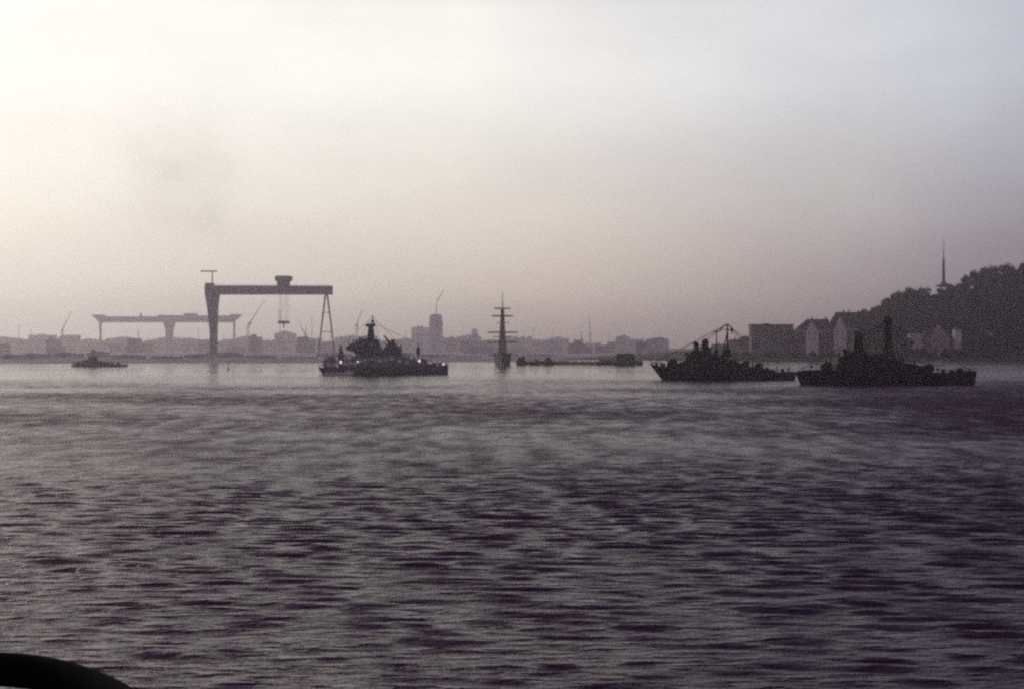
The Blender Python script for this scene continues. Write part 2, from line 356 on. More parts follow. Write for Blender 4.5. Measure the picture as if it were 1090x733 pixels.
def build_minesweeper_far():
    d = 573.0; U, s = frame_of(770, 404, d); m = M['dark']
    root = empty('minesweeper', (X(770, d), d, 0), 'dark minesweeper with two squat radar columns and stayed tripod mast, before the flat-roofed block', 'warship', 'moored minesweepers')
    h = MB(); ed = hull(h, [U(691, 386.6), U(697, 388.2), U(722, 391.5), U(745, 393), U(800, 394.6), U(830, 395.6), U(846, 395.3)], U(708, 404)[0], U(844, 404)[0], 9.4)
    ho = h.build('hull', m, root)
    railing(ed[0:8], root, m, 1.2, 0.05); railing(ed[13:], root, m)
    js = MB(); js.tube((*U(694, 0)[:1], 0, U(0, 388)[1]), (U(690.5, 0)[0], 0, U(0, 378)[1]), 0.09, 0.05); js.build('jackstaff', m, root)
    wl = MB(); wl.box(U(697, 0)[0], U(700.5, 0)[0], -1, 1, U(0, 390)[1], U(0, 385.5)[1], 0.7); wl.tube((U(699, 0)[0], -1.5, U(0, 386.6)[1]), (U(699, 0)[0], 1.5, U(0, 386.6)[1]), 0.55); wl.build('windlass', m, root)
    bo = MB(); bo.box(U(704, 0)[0], U(708, 0)[0], -1.6, 1.6, U(0, 391)[1], U(0, 386.5)[1], 0.85); bo.build('deck_locker', m, root)
    turret(root, U(716, 0)[0], U(0, 388)[1], 1.15, m, n_barrel=2, elev=14)
    MB().lathe((U(716, 0)[0], 0, U(0, 392.5)[1]), [(2.1, 0), (1.9, 1.9)], 14).build('gun_base', m, root)
    sp = MB(); sp.poly([U(720, 393.5), U(721, 386.5), U(724, 385.4), U(728, 384), U(729, 379), U(732, 378), U(757, 377.5), U(766, 379.5), U(779, 382.6), U(789, 386.6), U(790, 389), U(812, 391.5), U(812.5, 397), U(720, 397)], -3.6, 3.6)
    so = sp.build('deckhouse', m, root)
    windows(so, U(730, 0)[0], U(778, 0)[0], -3.62, U(0, 388)[1], 9, 0.5, 0.5)
    br = MB(); br.poly([U(733, 379), U(734, 374), U(736, 373), U(755, 373), U(757, 376), U(757, 379)], -2.7, 2.7)
    bb = br.build('bridge', m, root); windows(bb, U(735, 0)[0], U(755, 0)[0], -2.72, U(0, 376)[1], 6, 0.75, 0.55)
    c1 = MB(); c1.poly([U(738.4, 373.5), U(739.2, 368.5), U(737.8, 367.5), U(738.3, 364.6), U(740.4, 363.4), U(743, 364.2), U(744, 366.5), U(742.8, 369), U(743.4, 373.5)], -1.0, 1.0)
    c1.build('gun_director', m, root)
    c2 = MB(); c2.poly([U(746.8, 373.5), U(747.2, 362.5), U(749, 360.6), U(752, 360.3), U(754, 363), U(753.8, 368), U(755, 373.5)], -1.2, 1.2)
    c2.build('radar_column', m, root)
    ms = MB(); cx = U(774.3, 0)[0]
    ms.tube((cx, 0, U(0, 380)[1]), (cx, 0, U(0, 345)[1]), 0.55, 0.3)
    for q in ((-2.3, -1.4), (-2.3, 1.4)): ms.tube((cx+q[0], q[1], U(0, 381)[1]), (cx, 0, U(0, 352)[1]), 0.16)
    ms.box(cx-2.0, cx+1.7, -1.1, 1.1, U(0, 379.5)[1], U(0, 371.5)[1], 0.75)
    mo = ms.build('tripod_mast', m, root)
    ar = MB(); pts = [U(766.5, 352.5), U(768, 349), U(771, 346.3), U(774, 345), U(777, 346.3), U(779, 349), U(779.8, 352.5), U(778, 355)]
    for p, q in zip(pts, pts[1:]): ar.tube((p[0], 0, p[1]), (q[0], 0, q[1]), 0.2)
    ar.ball((*U(779, 350)[:1], 0, U(0, 351)[1]), 0.75); ar.tube((U(768, 0)[0], 0, U(0, 351)[1]), (U(780, 0)[0], 0, U(0, 351)[1]), 0.14)
    ar.build('radar_frame', m, mo)
    pl = MB(); px = U(763, 0)[0]; pl.tube((px, 0.8, U(0, 380)[1]), (px, 0.8, U(0, 351)[1]), 0.3, 0.2); pl.box(px-1.1, px+0.9, 0.1, 1.5, U(0, 377)[1], U(0, 372)[1], 0.8)
    po = pl.build('pole_mast', m, root); MB().tube((px-1.6, 0.8, U(0, 353)[1]), (px+1.6, 0.8, U(0, 353)[1]), 0.13).build('yardarm', m, po)
    st = MB()
    for p, q in ((U(773, 346), U(722, 385)), (U(779, 350), U(797, 384)), (U(772, 346), U(753, 360)), (U(772, 346), U(740, 363)), (U(763, 351), U(728, 370)), (U(740, 364), U(694, 386)), (U(774, 345.5), U(694, 387)), (U(778, 347), U(789, 361)), (U(778, 347), U(806, 386)), (U(774, 346), U(842, 395))):
        st.tube((p[0], 0, p[1]), (q[0], 0, q[1]), 0.075, n=5)
    st.build('stay_wire', m, mo)
    MB().box(U(790, 0)[0], U(797, 0)[0], -2, 2, U(0, 390)[1], U(0, 383.8)[1], 0.9).build('funnel', m, root)
    turret(root, U(807.5, 0)[0], U(0, 391.5)[1], 1.0, m, lx=1, elev=3)
    wn = MB(); wn.tube((U(816, 0)[0], -1.4, U(0, 392.6)[1]), (U(816, 0)[0], 1.4, U(0, 392.6)[1]), 0.85, n=12); wn.box(U(813, 0)[0], U(819, 0)[0], -1.6, 1.6, U(0, 396)[1], U(0, 393.5)[1]); wn.build('sweep_winch', m, root)
    for xx, t in ((826, 389.5), (831.5, 391.5), (838, 391)):
        MB().tube((U(xx, 0)[0], -1, U(0, 396.5)[1]), (U(xx+0.8, 0)[0], -1, U(0, t)[1]), 0.3, 0.2).build('sweep_davit', m, root)
    clutter(root, [U(724, 385.4), U(730, 378.6), U(733, 378), U(757, 373.4), U(760, 378.4), U(768, 380), U(772, 381), U(783, 384.4), U(786, 385.6), U(800, 390), U(704, 389), U(711, 390), U(820, 395.3), U(824, 395.5), U(834, 395.6), U(842, 395.4)], m, 5)

def build_destroyer():
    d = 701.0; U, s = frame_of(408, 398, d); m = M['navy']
    root = empty('destroyer', (X(408, d), d, 0), 'blue-grey destroyer with a tall pyramid of superstructure and small bright deck lamps', 'warship')
    h = MB(); ed = hull(h, [U(338.5, 390.6), U(345, 391.2), U(352, 391.3), U(380, 390.2), U(440, 389.5), U(477, 388.3)], U(345, 398)[0], U(476.5, 398)[0], 10.5)
    ho = h.build('hull', m, root); railing(ed[:9], root, m, 1.2, 0.05); railing(ed[13:], root, m, 1.2, 0.05)
    fb = MB(); fb.poly([U(344.5, 391.5), U(344.8, 382.5), U(346, 382), U(358, 383), U(358, 391.5)], -2.6, 2.6); fb.build('fore_deckhouse', M['grey'], root)
    ld = MB()
    for xx, t in ((347.5, 375), (353.8, 371.5), (356.5, 378)): ld.tube((U(xx, 0)[0], 0, U(0, 384)[1]), (U(xx, 0)[0], 0, U(0, t)[1]), 0.12, 0.08)
    ld.build('whip_aerial', m, root)
    g = MB(); g.poly([U(359.8, 391), U(360.4, 378), U(361.6, 372), U(362.2, 367), U(363, 367), U(364, 372), U(366.6, 379), U(367.2, 391)], -1.6, 1.6); g.build('missile_launcher', m, root)
    turret(root, U(354, 0)[0], U(0, 384)[1], 0.9, m)
    dk = MB(); dk.poly([U(367, 391.5), U(367, 384.5), U(372, 383.2), U(377, 379), U(383, 378), U(428, 378.4), U(438.5, 382.2), U(452, 384.4), U(457.5, 387.4), U(457.5, 391)], -4.2, 4.2)
    do = dk.build('deckhouse', M['grey'], root); windows(do, U(384, 0)[0], U(428, 0)[0], -4.22, U(0, 387)[1], 12, 0.55, 0.6)
    lo = MB(); lo.poly([U(380, 379), U(378, 375), U(369.4, 372.5), U(368.8, 368.6), U(372, 367.6), U(376, 365), U(382.5, 363.6), U(383, 359.6), U(384, 358.8), U(385.6, 361), U(390.8, 360.2), U(402.5, 361), U(404, 366), U(406.5, 372), U(407.5, 378.6)], -3.4, 3.4)
    lb = lo.build('bridge', m, root); windows(lb, U(371, 0)[0], U(402, 0)[0], -3.42, U(0, 371)[1], 11, 0.7, 0.6)
    tw = MB(); tw.poly([U(390.8, 361), U(391.6, 354), U(392.6, 348), U(397.2, 348), U(398.2, 354), U(399, 361)], -1.6, 1.6)
    to = tw.build('mast_tower', m, root)
    ra = MB(); ra.poly([U(388.2, 346.6), U(391, 344.6), U(399, 344), U(399.5, 346.6), U(397.4, 348.4), U(392.4, 348.4)], -1.7, 1.7); ra.build('radar_platform', m, to)
    pm = MB(); pm.tube((U(396.4, 0)[0], 0, U(0, 346)[1]), (U(396.7, 0)[0], 0, U(0, 335)[1]), 0.34, 0.16); pm.box(U(395.2, 0)[0], U(398, 0)[0], -0.8, 0.8, U(0, 343)[1], U(0, 340.5)[1]); pm.tube((U(391, 0)[0], 0, U(0, 342.5)[1]), (U(401.5, 0)[0], 0, U(0, 342.5)[1]), 0.12)
    pm.build('topmast', m, to)
    st = MB()
    for p, q in ((U(391, 346), U(384, 359)), (U(400, 345), U(404, 362)), (U(396, 337), U(348, 383)), (U(397, 337), U(427, 368)), (U(401, 345), U(445, 366))):
        st.tube((p[0], 0, p[1]), (q[0], 0, q[1]), 0.085, n=5)
    st.build('stay_wire', m, to)
    af = MB(); af.poly([U(407, 379), U(407.6, 375), U(409, 370.5), U(412.6, 367), U(414, 364.6), U(416.6, 364), U(421, 365), U(423, 368.5), U(426.2, 372), U(428.6, 379)], -3.0, 3.0); ao = af.build('aft_superstructure', m, root)
    for xx, yy in ((412, 374), (417, 370), (422, 375)): MB().box(U(xx-1.1, 0)[0], U(xx+1.1, 0)[0], -3.5, -2.9, U(0, yy+1)[1], U(0, yy-1.4)[1]).build('side_locker', M['grey'], ao)
    MB().tube((*U(416, 0)[:1], 0, U(0, 366)[1]), (U(408.6, 0)[0], 0, U(0, 357)[1]), 0.65, 0.4).build('missile_arm', m, ao)
    MB().tube((U(427, 0)[0], 0, U(0, 379)[1]), (U(427.4, 0)[0], 0, U(0, 366.6)[1]), 0.5, 0.15).build('aft_pole', m, ao)
    fn = MB(); fn.poly([U(416, 366), U(416.4, 360.8), U(419.8, 361.4), U(420.5, 366)], -1, 1); fn.build('funnel', m, ao)
    am = MB(); am.tube((U(445, 0)[0], 0, U(0, 384)[1]), (U(445.5, 0)[0], 0, U(0, 363)[1]), 0.32, 0.14); ma = am.build('aft_mast', m, root)
    MB().box(U(443, 0)[0], U(447.3, 0)[0], -0.8, 0.8, U(0, 377)[1], U(0, 369.5)[1], 0.75).build('radar_antenna', m, ma)
    turret(root, U(450.5, 0)[0], U(0, 385.6)[1], 0.85, m, lx=1); turret(root, U(462, 0)[0], U(0, 389.3)[1], 0.8, m, lx=1)
    for xx in (468.5, 474): MB().box(U(xx-1.2, 0)[0], U(xx+1.2, 0)[0], -1.5, 1.5, U(0, 389.2)[1], U(0, 386.4)[1], 0.85).build('deck_locker', m, root)
    MB().tube((U(476, 0)[0], 0, U(0, 389)[1]), (U(477.5, 0)[0], 0, U(0, 383)[1]), 0.09).build('ensign_staff', m, root)
    for xx, yy, r, sz in ((364, 385, 0.55, 1.5), (447, 383.7, 0.6, 1.1), (382, 384.6, 0.42, 1.0), (472.6, 387.2, 0.5, 1.0)):
        lx, lz = U(xx, yy)
        lm = MB().ball((lx, -4.7, lz), r, 10, sz).build('deck_lamp', M['lamp'], root, True)
        MB().tube((lx, -4.6, lz-r*sz), (lx, -4.4, U(0, 391)[1]), 0.09).build('lamp_bracket', m, lm)
    for xx, yy in ((367, 381), (388, 383), (396, 382.3)):
        lx, lz = U(xx, yy); MB().tube((lx, -4.6, lz), (lx+1.5, -4.6, lz), 0.5, n=10).build('life_raft', M['plast'], root)
    clutter(root, [U(350, 382.3), U(355, 382.8), U(370, 383.6), U(374, 381.4), U(371, 368), U(376, 365), U(380, 364.2), U(387, 361), U(401, 361), U(389, 360.6), U(411, 369), U(424, 370), U(426, 372), U(431, 379.4), U(435, 381), U(441, 382.8), U(449, 384), U(454, 386), U(459, 389), U(466, 389), U(470, 388.8), U(348, 391), U(346, 391)], m, 8, 3)
    for xx, yy, mm in ((386, 384.4, 'plast'), (391, 384.8, 'half'), (400, 383.6, 'half'), (405, 384, 'pale'), (379, 386.5, 'plast'), (351, 387.6, 'white'), (357, 388, 'pale'), (369, 387, 'white'), (374, 385.6, 'pale'), (411, 383, 'white'), (418, 381.5, 'pale'), (426, 384, 'white'), (434, 385.6, 'pale'), (388, 366, 'grey'), (396, 368, 'grey'), (376, 370.5, 'grey'), (400, 373, 'grey')):
        lx, lz = U(xx, yy); MB().box(lx-1.1, lx+1.1, -4.9, -4.3, lz-0.7, lz+0.7, 0.9).build('raft_canister', M[mm], root)
    # launch lying alongside the bow
    dl = 692.0; U2, _ = frame_of(361, 399, dl)
    la = empty('launch', (X(361, dl), dl, 0), 'long pale open launch lying low under the bow of the blue-grey destroyer', 'boat')
    hh = MB(); e2 = hull(hh, [U2(377.5, 395.6), U2(371, 396.6), U2(344.5, 396.4)][::-1], U2(346, 0)[0], U2(376, 0)[0], 3.2, -0.6, 12); hh.build('hull', M['pale'], la)
    MB().box(U2(368, 0)[0], U2(374, 0)[0], -0.9, 0.9, U2(0, 396.8)[1], U2(0, 394.9)[1], 0.9).build('cuddy', M['white'], la)

def build_patrol_boat():
    d = 996.0; U, s = frame_of(106, 390, d); m = M['navy']
    root = empty('patrol_boat', (X(106, d), d, 0), 'low grey patrol boat, faint in the haze, before the long two-span gantry', 'patrol boat')
    h = MB(); ed = hull(h, [U(76, 385.8), U(84, 386.6), U(112, 386.6), U(135, 387.6)], U(80, 0)[0], U(134, 0)[0], 7); h.build('hull', m, root); railing(ed[2:], root, m, 1.2, 0.05)
    a = MB(); a.poly([U(88, 388), U(89, 383.6), U(95, 382), U(104, 382.4), U(106, 384), U(120, 385), U(121, 388)], -2.4, 2.4); w = a.build('deckhouse', m, root)
    b = MB(); b.poly([U(95, 382.6), U(96, 378.6), U(102.5, 378.6), U(103.5, 382.6)], -1.8, 1.8); b.build('wheelhouse', m, root); windows(w, U(96, 0)[0], U(103, 0)[0], -2.42, U(0, 384.4)[1], 4, 0.7, 0.6)
    c = MB(); c.tube((U(99, 0)[0], 0, U(0, 379)[1]), (U(98.5, 0)[0], 0, U(0, 369.5)[1]), 0.4, 0.2); mo = c.build('mast', m, root)
    MB().tube((U(96.5, 0)[0], 0, U(0, 373)[1]), (U(101, 0)[0], 0, U(0, 373)[1]), 0.25).build('yardarm', m, mo)
    turret(root, U(84, 0)[0], U(0, 386.8)[1], 0.8, m); turret(root, U(126, 0)[0], U(0, 387.2)[1], 0.7, m, lx=1)
    d2 = 985.0; U3, _ = frame_of(78, 390.5, d2)
    bt = empty('motor_boat', (X(78, d2), d2, 0), 'tiny white motor boat at the bow of the faint grey patrol boat', 'boat')
    h2 = MB(); hull(h2, [U3(75.6, 388.3), U3(78, 388.8), U3(80.8, 388.8)], U3(76.2, 0)[0], U3(80.6, 0)[0], 1.8, -0.5, 8); h2.build('hull', M['white'], bt)
    MB().box(U3(77, 0)[0], U3(79.6, 0)[0], -0.6, 0.6, U3(0, 388.9)[1], U3(0, 386.6)[1], 0.8).build('cabin', M['white'], bt)

def build_sailing_ship():
    d = 1113.0; s = d/F
    zz = lambda y: (388-y)*s
    root = empty('sailing_ship', (X(535, d), d, 0), 'three-masted square-rigged sailing ship seen end on, bare yards across one tall mast', 'sailing ship', None, R(90))
    h = MB(); ed = hull(h, [(-36, 9.4), (-24, 8.4), (0, 7.6), (24, 8.2), (34, 9.2)], -30, 31, 13.8); h.build('hull', M['navy'], root); railing(ed[2:], root, M['navy'], 1.2, 0.06)
    MB().box(16, 28, -4.4, 4.4, 6, 8.6, 0.92).build('poop_house', M['wood'], root)
    MB().box(-8, 2, -3.2, 3.2, 5.3, 8, 0.92).build('deckhouse', M['wood'], root)
    MB().tube((-34, 0, 7.2), (-50, 0, 11.5), 0.4, 0.18).build('bowsprit', M['wood'], root)
    for k, (mx, top, f) in enumerate(((-20, 312, 0.97), (2, 312, 1.0), (22, 322, 0.86))):
        mm = MB(); zt = zz(top)*(1 if k != 2 else 1)
        mm.tube((mx, 0, 4), (mx, 0, zt*0.45), 1.0, 0.8); mm.tube((mx, 0, zt*0.43), (mx, 0, zt*0.75), 0.6, 0.45); mm.tube((mx, 0, zt*0.73), (mx, 0, zt), 0.38, 0.14)
        mo = mm.build('mast', M['wood'], root)
        for q in (0.44, 0.74): MB().box(mx-1, mx+1, -1.6, 1.6, zt*q, zt*q+0.4).build('mast_top', M['wood'], mo)
        for yy, hw in ((328, 9), (336, 11.5), (353.5, 16.5), (364, 16.5)) if k < 2 else ((336, 8), (353.5, 13)):
            z_ = zz(yy)*f; w_ = hw*s*f*1.05
            yo = MB().tube((mx-0.6, -w_, z_), (mx-0.6, 0, z_), 0.1, 0.22).tube((mx-0.6, 0, z_), (mx-0.6, w_, z_), 0.22, 0.1).build('yard', M['wood'], mo)
            sl = MB()
            for i in range(10):
                a, b = -w_*0.9+1.8*w_*i/10, -w_*0.9+1.8*w_*(i+1)/10
                sl.tube((mx-0.7, a, z_+0.28), (mx-0.7, b, z_+0.28), 0.1+0.1*rnd.random(), 0.1+0.1*rnd.random(), 7)
            sl.build('furled_sail', M['sail'], yo)
        MB().tube((mx+1.6, 0, 9), (mx+1.3, 0, zt*0.42), 3.3, 2.4, 9).tube((mx+1.3, 0, zt*0.42), (mx+0.9, 0, zt*0.76), 2.3, 1.2, 9).build('brailed_sail', M['sail'], mo)
        sh = MB()
        for side in (-1, 1):
            for q in range(5):
                sh.tube((mx-2+q*1.0, side*5.8, 6.4), (mx, side*0.7, zt*0.45), 0.10, n=4)
                if q < 3: sh.tube((mx-1+q*1.0, side*1.6, zt*0.45), (mx, side*0.3, zt*0.75), 0.05, n=4)
            for q in range(14):
                t = q/14; sh.tube((mx-2*(1-t), side*(5.8+(0.7-5.8)*t), 6.4+(zt*0.45-6.4)*t), (mx+2*(1-t), side*(5.8+(0.7-5.8)*t), 6.4+(zt*0.45-6.4)*t), 0.04, n=4)
        sh.tube((mx, 0, zt*0.95), (mx-16, 0, 8), 0.06, n=4)
        sh.build('shrouds', M['wood'], mo)

def build_low_craft():
    d = 1100.0
    s = d/F
    # breakwater that joins the low craft
    bw = MB(); n = 40; r2 = random.Random(3)
    x0, x1 = X(552, d+30), X(684, d+30)
    for k in range(n):
        a, b = x0+(x1-x0)*k/n, x0+(x1-x0)*(k+1)/n
        h_ = 2.4+0.5*r2.random() if k < 26 else 3.2+0.5*r2.random()
        bw.box(a, b-0.02, d+26+r2.random(), d+36, -1.5, h_, 0.93)
    tag(bw.build('breakwater', M['stone']), 'long low stone breakwater running right from the square-rigged sailing ship', 'breakwater')
    specs = (('tug_boat', 555, 387.5, (549, 561), 379.2, 'squat dark tug boat lying just right of the square-rigged sailing ship', 'boat'),
             ('work_boat', 584, 387.5, (577, 590), 379, 'dark work boat with a rounded wheelhouse halfway along the low stone breakwater', 'boat'),
             ('fishing_boat', 569, 387.5, (563, 575), 381.5, 'low fishing boat between the squat tug and the round-housed work boat', 'boat'))
    for nm, xc, wl, (a, b), top, lab, cat in specs:
        U, _ = frame_of(xc, wl, d-8)
        o = empty(nm, (X(xc, d-8), d-8, 0), lab, cat)
        h = MB(); ed = hull(h, [U(a, 383), U(a+3, 384), U(b, 384)], U(a+1, 0)[0], U(b-0.3, 0)[0], 4.6, -1, 12); h.build('hull', M['dark'], o); railing(ed[2:], o, M['dark'], 0.9, 0.05)
        w = MB(); c = (a+b)/2
        if nm == 'work_boat': w.poly([U(c-3.5, 384.5), U(c-3.2, 380.6), U(c-1, 379), U(c+2, 379.2), U(c+3.2, 381), U(c+3.4, 384.5)], -1.5, 1.5)
        elif nm == 'tug_boat': w.poly([U(c-4, 384.5), U(c-3.6, 379.4), U(c+1, 379), U(c+3.6, 380.6), U(c+4, 384.5)], -1.7, 1.7)
        else: w.poly([U(c+0.5, 384.5), U(c+1, 381.4), U(c+3.6, 381.4), U(c+4, 384.5)], -1.3, 1.3)
        wo = w.build('wheelhouse', M['dark'], o); windows(wo, U(c-2, 0)[0], U(c+2, 0)[0], -1.74, U(0, 381.8)[1], 3, 0.6, 0.6)
        MB().tube((U(c+1, 0)[0], 0, U(0, 381)[1]), (U(c+1, 0)[0], 0, U(0, top-7)[1]), 0.16, 0.07).build('mast', M['dark'], o)
        if nm == 'tug_boat': MB().tube((U(c+2.4, 0)[0], 0, U(0, 382)[1]), (U(c+2.6, 0)[0], 0, U(0, 377.2)[1]), 0.7).build('funnel', M['black'], o)
    # barge with a shed
    U, _ = frame_of(660, 388, d)
    o = empty('barge', (X(660, d), d, 0), 'flat dark barge carrying a blocky shed, left of the minesweeper with the tripod mast', 'barge')
    h = MB(); hull(h, [U(634, 384.8), U(640, 384.6), U(683, 384.4)], U(636, 0)[0], U(682, 0)[0], 9, -1, 12, 0.95); h.build('hull', M['dark'], o)
    sh = MB(); sh.poly([U(655.5, 385.5), U(655.6, 377.4), U(657.5, 375.8), U(673, 375.4), U(675.6, 377.2), U(675.4, 385.5)], -3.2, 3.2); sho = sh.build('shed', M['dark'], o)
    windows(sho, U(658, 0)[0], U(673, 0)[0], -3.22, U(0, 381)[1], 4, 1.0, 1.0)
    MB().tube((U(643, 0)[0], 0, U(0, 384.6)[1]), (U(656, 0)[0], 0, U(0, 379.6)[1]), 0.35, 0.25).build('derrick', M['dark'], o)
    # channel mark in the pale water left of the destroyer
    db = 880.0
    b = empty('channel_buoy', (X(243, db), db, 0), 'small spar buoy in the pale water below the big gantry crane', 'buoy')
    MB().lathe((0, 0, 0), [(0.2, -0.8), (0.75, -0.3), (0.75, 0.5), (0.3, 0.9)], 12).build('float', M['rust'], b)
    MB().tube((0, 0, 0.8), (0, 0, 3.4), 0.2, 0.12).ball((0, 0, 3.5), 0.4).build('spar', M['rust'], b)

build_minesweeper_near(); build_minesweeper_far(); build_destroyer(); build_patrol_boat(); build_sailing_ship(); build_low_craft()

# ------------------------------------------------------------------ shipyard on the far shore
YG = 3.0
def build_yard():
    # ground: flat yard behind a quay, from far left to behind the breakwater
    pts = [(-1800, 1235), (X(20, 1225), 1225), (X(240, 1245), 1245), (X(420, 1300), 1300), (X(600, 1480), 1480), (X(640, 1800), 1800), (X(700, 2600), 2600), (X(745, 5600), 5600), (-3700, 5600), (-3600, 1600)]
    mb = MB(); n = len(pts)
    mb.v += [(x, y - (18 if i < 7 else 0), -1.0) for i, (x, y) in enumerate(pts)] + [(x, y + (40 if i < 7 else 0), YG) for i, (x, y) in enumerate(pts)]
    mb.f += [tuple(range(n, 2*n)), tuple(range(n-1, -1, -1))] + [(i, (i+1) % n, n+(i+1) % n, n+i) for i in range(n)]
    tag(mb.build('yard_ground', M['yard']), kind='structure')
    # main gantry crane
    d = 2000.0; s = d/F
    U = lambda x, y: ((x-286)*s, Z(y, d)-YG)
    root = empty('gantry_crane', (X(286, d), d, YG), 'giant single-beam gantry crane with a trolley house on top, standing over the shipyard', 'gantry crane')
    st = M['crane']
    bm = MB(); bm.poly([U(218.8, 313.6), U(218.8, 304), U(353.6, 304.4), U(353.6, 313.6)], -7, 7)
    be = bm.build('beam', st, root)
    rl = MB()
    for k in range(60):
        xx = U(220+132*k/59, 0)[0]; rl.tube((xx, -7, U(0, 304.2)[1]), (xx, -7, U(0, 303)[1]), 0.12, n=5)
    rl.tube((U(220, 0)[0], -7, U(0, 303)[1]), (U(352, 0)[0], -7, U(0, 303.1)[1]), 0.12, n=5); rl.build('walkway_rail', st, be)
    stf = MB()
    for k in range(1, 22):
        xx = U(220+132*k/22, 0)[0]; stf.box(xx-0.25, xx+0.25, -7.35, -7.0, U(0, 313.2)[1], U(0, 305)[1])
    stf.build('stiffener', st, be)
    lg = MB(); lg.poly([U(219.2, 313.6), U(232.6, 313.6), U(231, 330), U(230.2, 358), U(230, 389), (U(224.2, 0)[0], -1), (U(224.8, 358)[0], U(0, 358)[1]), (U(222, 330)[0], U(0, 330)[1])][:5]+[(U(230, 0)[0], 0), (U(224.4, 0)[0], 0), U(224.9, 358), U(221.8, 330)] if False else
        [U(219.2, 313.6), U(232.8, 313.6), U(231.2, 328), U(230.4, 358), (U(230, 0)[0], 1.5), (U(224.6, 0)[0], 1.5), U(224.9, 358), U(222, 330)], -8, 8)
    lo = lg.build('rigid_leg', st, root)
    MB().box(U(222.5, 0)[0], U(232, 0)[0], -22, 22, 0, 4.2).build('bogie_beam', st, lo)
    MB().box(U(219, 0)[0], U(227.4, 0)[0], -6, 6, U(0, 304)[1], U(0, 301.4)[1]).build('end_house', st, root)
    for sg in (-1, 1):
        pl = MB(); pl.tube((U(347.3, 0)[0]+sg*0.9, sg*3, U(0, 313.6)[1]), (U(347.6, 0)[0]+sg*9.6, sg*16, 1.5), 1.3, 1.0, 8); pl.build('hinged_leg', st, root)
    tb = MB()
    for q in (0.3, 0.62):
        z0 = U(0, 313.6)[1]*(1-q)+1.5*q; w = 0.9+8.7*q; y_ = 3+13*q
        tb.tube((U(347.4, 0)[0]-w, -y_, z0), (U(347.4, 0)[0]+w, y_, z0), 0.5, n=6)
    tb.box(U(339, 0)[0], U(357, 0)[0], -20, 20, 0, 2.6); tb.build('leg_brace', st, root)
    hs = MB(); hs.poly([U(293.8, 299.2), U(293.6, 294.6), U(295, 293.8), U(309.4, 293.8), U(310.6, 294.4), U(310.2, 298), U(308.4, 299.4)], -9, 9)
    hs.poly([U(295.8, 304.2), U(295.4, 299.4), U(308.2, 299.4), U(307.4, 304.2)], -7.6, 7.6); tr = hs.build('trolley_house', st, root)
    cb = MB()
    for xx in (297.6, 300, 304, 306.4):
        for sy in (-7.6, 7.6): cb.tube((U(xx, 0)[0], sy, U(0, 304)[1]), (U(xx, 0)[0], sy, U(0, 342)[1]), 0.16, n=5)
    cb.build('hoist_cable', st, tr)
    hk = MB(); hk.box(U(296.8, 0)[0], U(307.2, 0)[0], -9, 9, U(0, 344.5)[1], U(0, 341.6)[1]); hk.tube((U(302, 0)[0], 0, U(0, 344.5)[1]), (U(302, 0)[0], 0, U(0, 349)[1]), 0.9); hk.build('hook_block', st, tr)
    ps = MB(); ps.tube((U(226, 0)[0], 0, U(0, 301.4)[1]), (U(226, 0)[0], 0, U(0, 288)[1]), 0.95, 0.7); jo = ps.build('service_crane_post', st, root)
    MB().box(U(213.2, 0)[0], U(231.2, 0)[0], -0.7, 0.7, U(0, 289.4)[1], U(0, 288)[1]).build('service_jib', st, jo)
    # long two-span gantry farther back
    d = 4300.0; s = d/F
    V = lambda x, y: ((x-178)*s, Z(y, d)-YG)
    root = empty('gantry_crane', (X(178, d), d, YG), 'long faint two-span gantry farther back in the haze, with flared beam ends', 'gantry crane')
    c2 = M['crane2']
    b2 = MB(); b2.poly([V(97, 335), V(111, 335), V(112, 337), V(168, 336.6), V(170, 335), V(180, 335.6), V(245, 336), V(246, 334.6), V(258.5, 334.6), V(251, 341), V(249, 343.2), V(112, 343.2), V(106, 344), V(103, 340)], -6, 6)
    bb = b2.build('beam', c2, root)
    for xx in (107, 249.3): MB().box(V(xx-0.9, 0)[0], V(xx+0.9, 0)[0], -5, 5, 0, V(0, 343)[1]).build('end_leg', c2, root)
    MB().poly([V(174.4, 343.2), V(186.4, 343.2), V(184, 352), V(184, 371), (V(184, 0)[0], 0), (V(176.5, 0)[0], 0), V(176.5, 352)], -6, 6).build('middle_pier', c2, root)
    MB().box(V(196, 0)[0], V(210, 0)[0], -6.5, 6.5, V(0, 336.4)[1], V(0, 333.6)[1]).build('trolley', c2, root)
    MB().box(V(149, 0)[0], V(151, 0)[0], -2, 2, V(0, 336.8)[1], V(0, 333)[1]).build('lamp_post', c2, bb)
    # jib cranes
    def jib_crane(name, d, base, cab, tip, label, knee=None, w=3.0, m=M['crane2']):
        s = d/F
        xc = base[0]; W = lambda x, y: ((x-xc)*s, Z(y, d)-YG)
        root = empty(name, (X(xc, d), d, YG), label, 'crane')
        t = MB(); lattice(t, 0, 0, 0, W(0, cab[1])[1], w*1.25, w*0.8, 0.5, 5); t.build('tower', m, root)
        cx, cz = W(*cab)
        MB().poly([(cx-w*1.3, cz-1), (cx+w*1.6, cz-1), (cx+w*1.4, cz+w*1.6), (cx-w, cz+w*1.6)], -w, w).build('cab', m, root)
        j = MB(); pts = [(cx, cz+w)] + ([W(*knee)] if knee else []) + [W(*tip)]
        for (a, b), (c, e) in zip(pts, pts[1:]):
            for sy in (-1, 1): j.tube((a-0.5, sy*w*0.4, b), (c, sy*0.5, e), 0.75, 0.5, 6); j.tube((a+1.6, sy*w*0.4, b), (c, sy*0.5, e), 0.55, 0.4, 6)
        jo = j.build('jib', m, root)
        tx, tz = W(*tip); MB().tube((tx, 0, tz), (tx, 0, tz-14), 0.2, n=5).build('hoist_cable', m, jo)
        return root
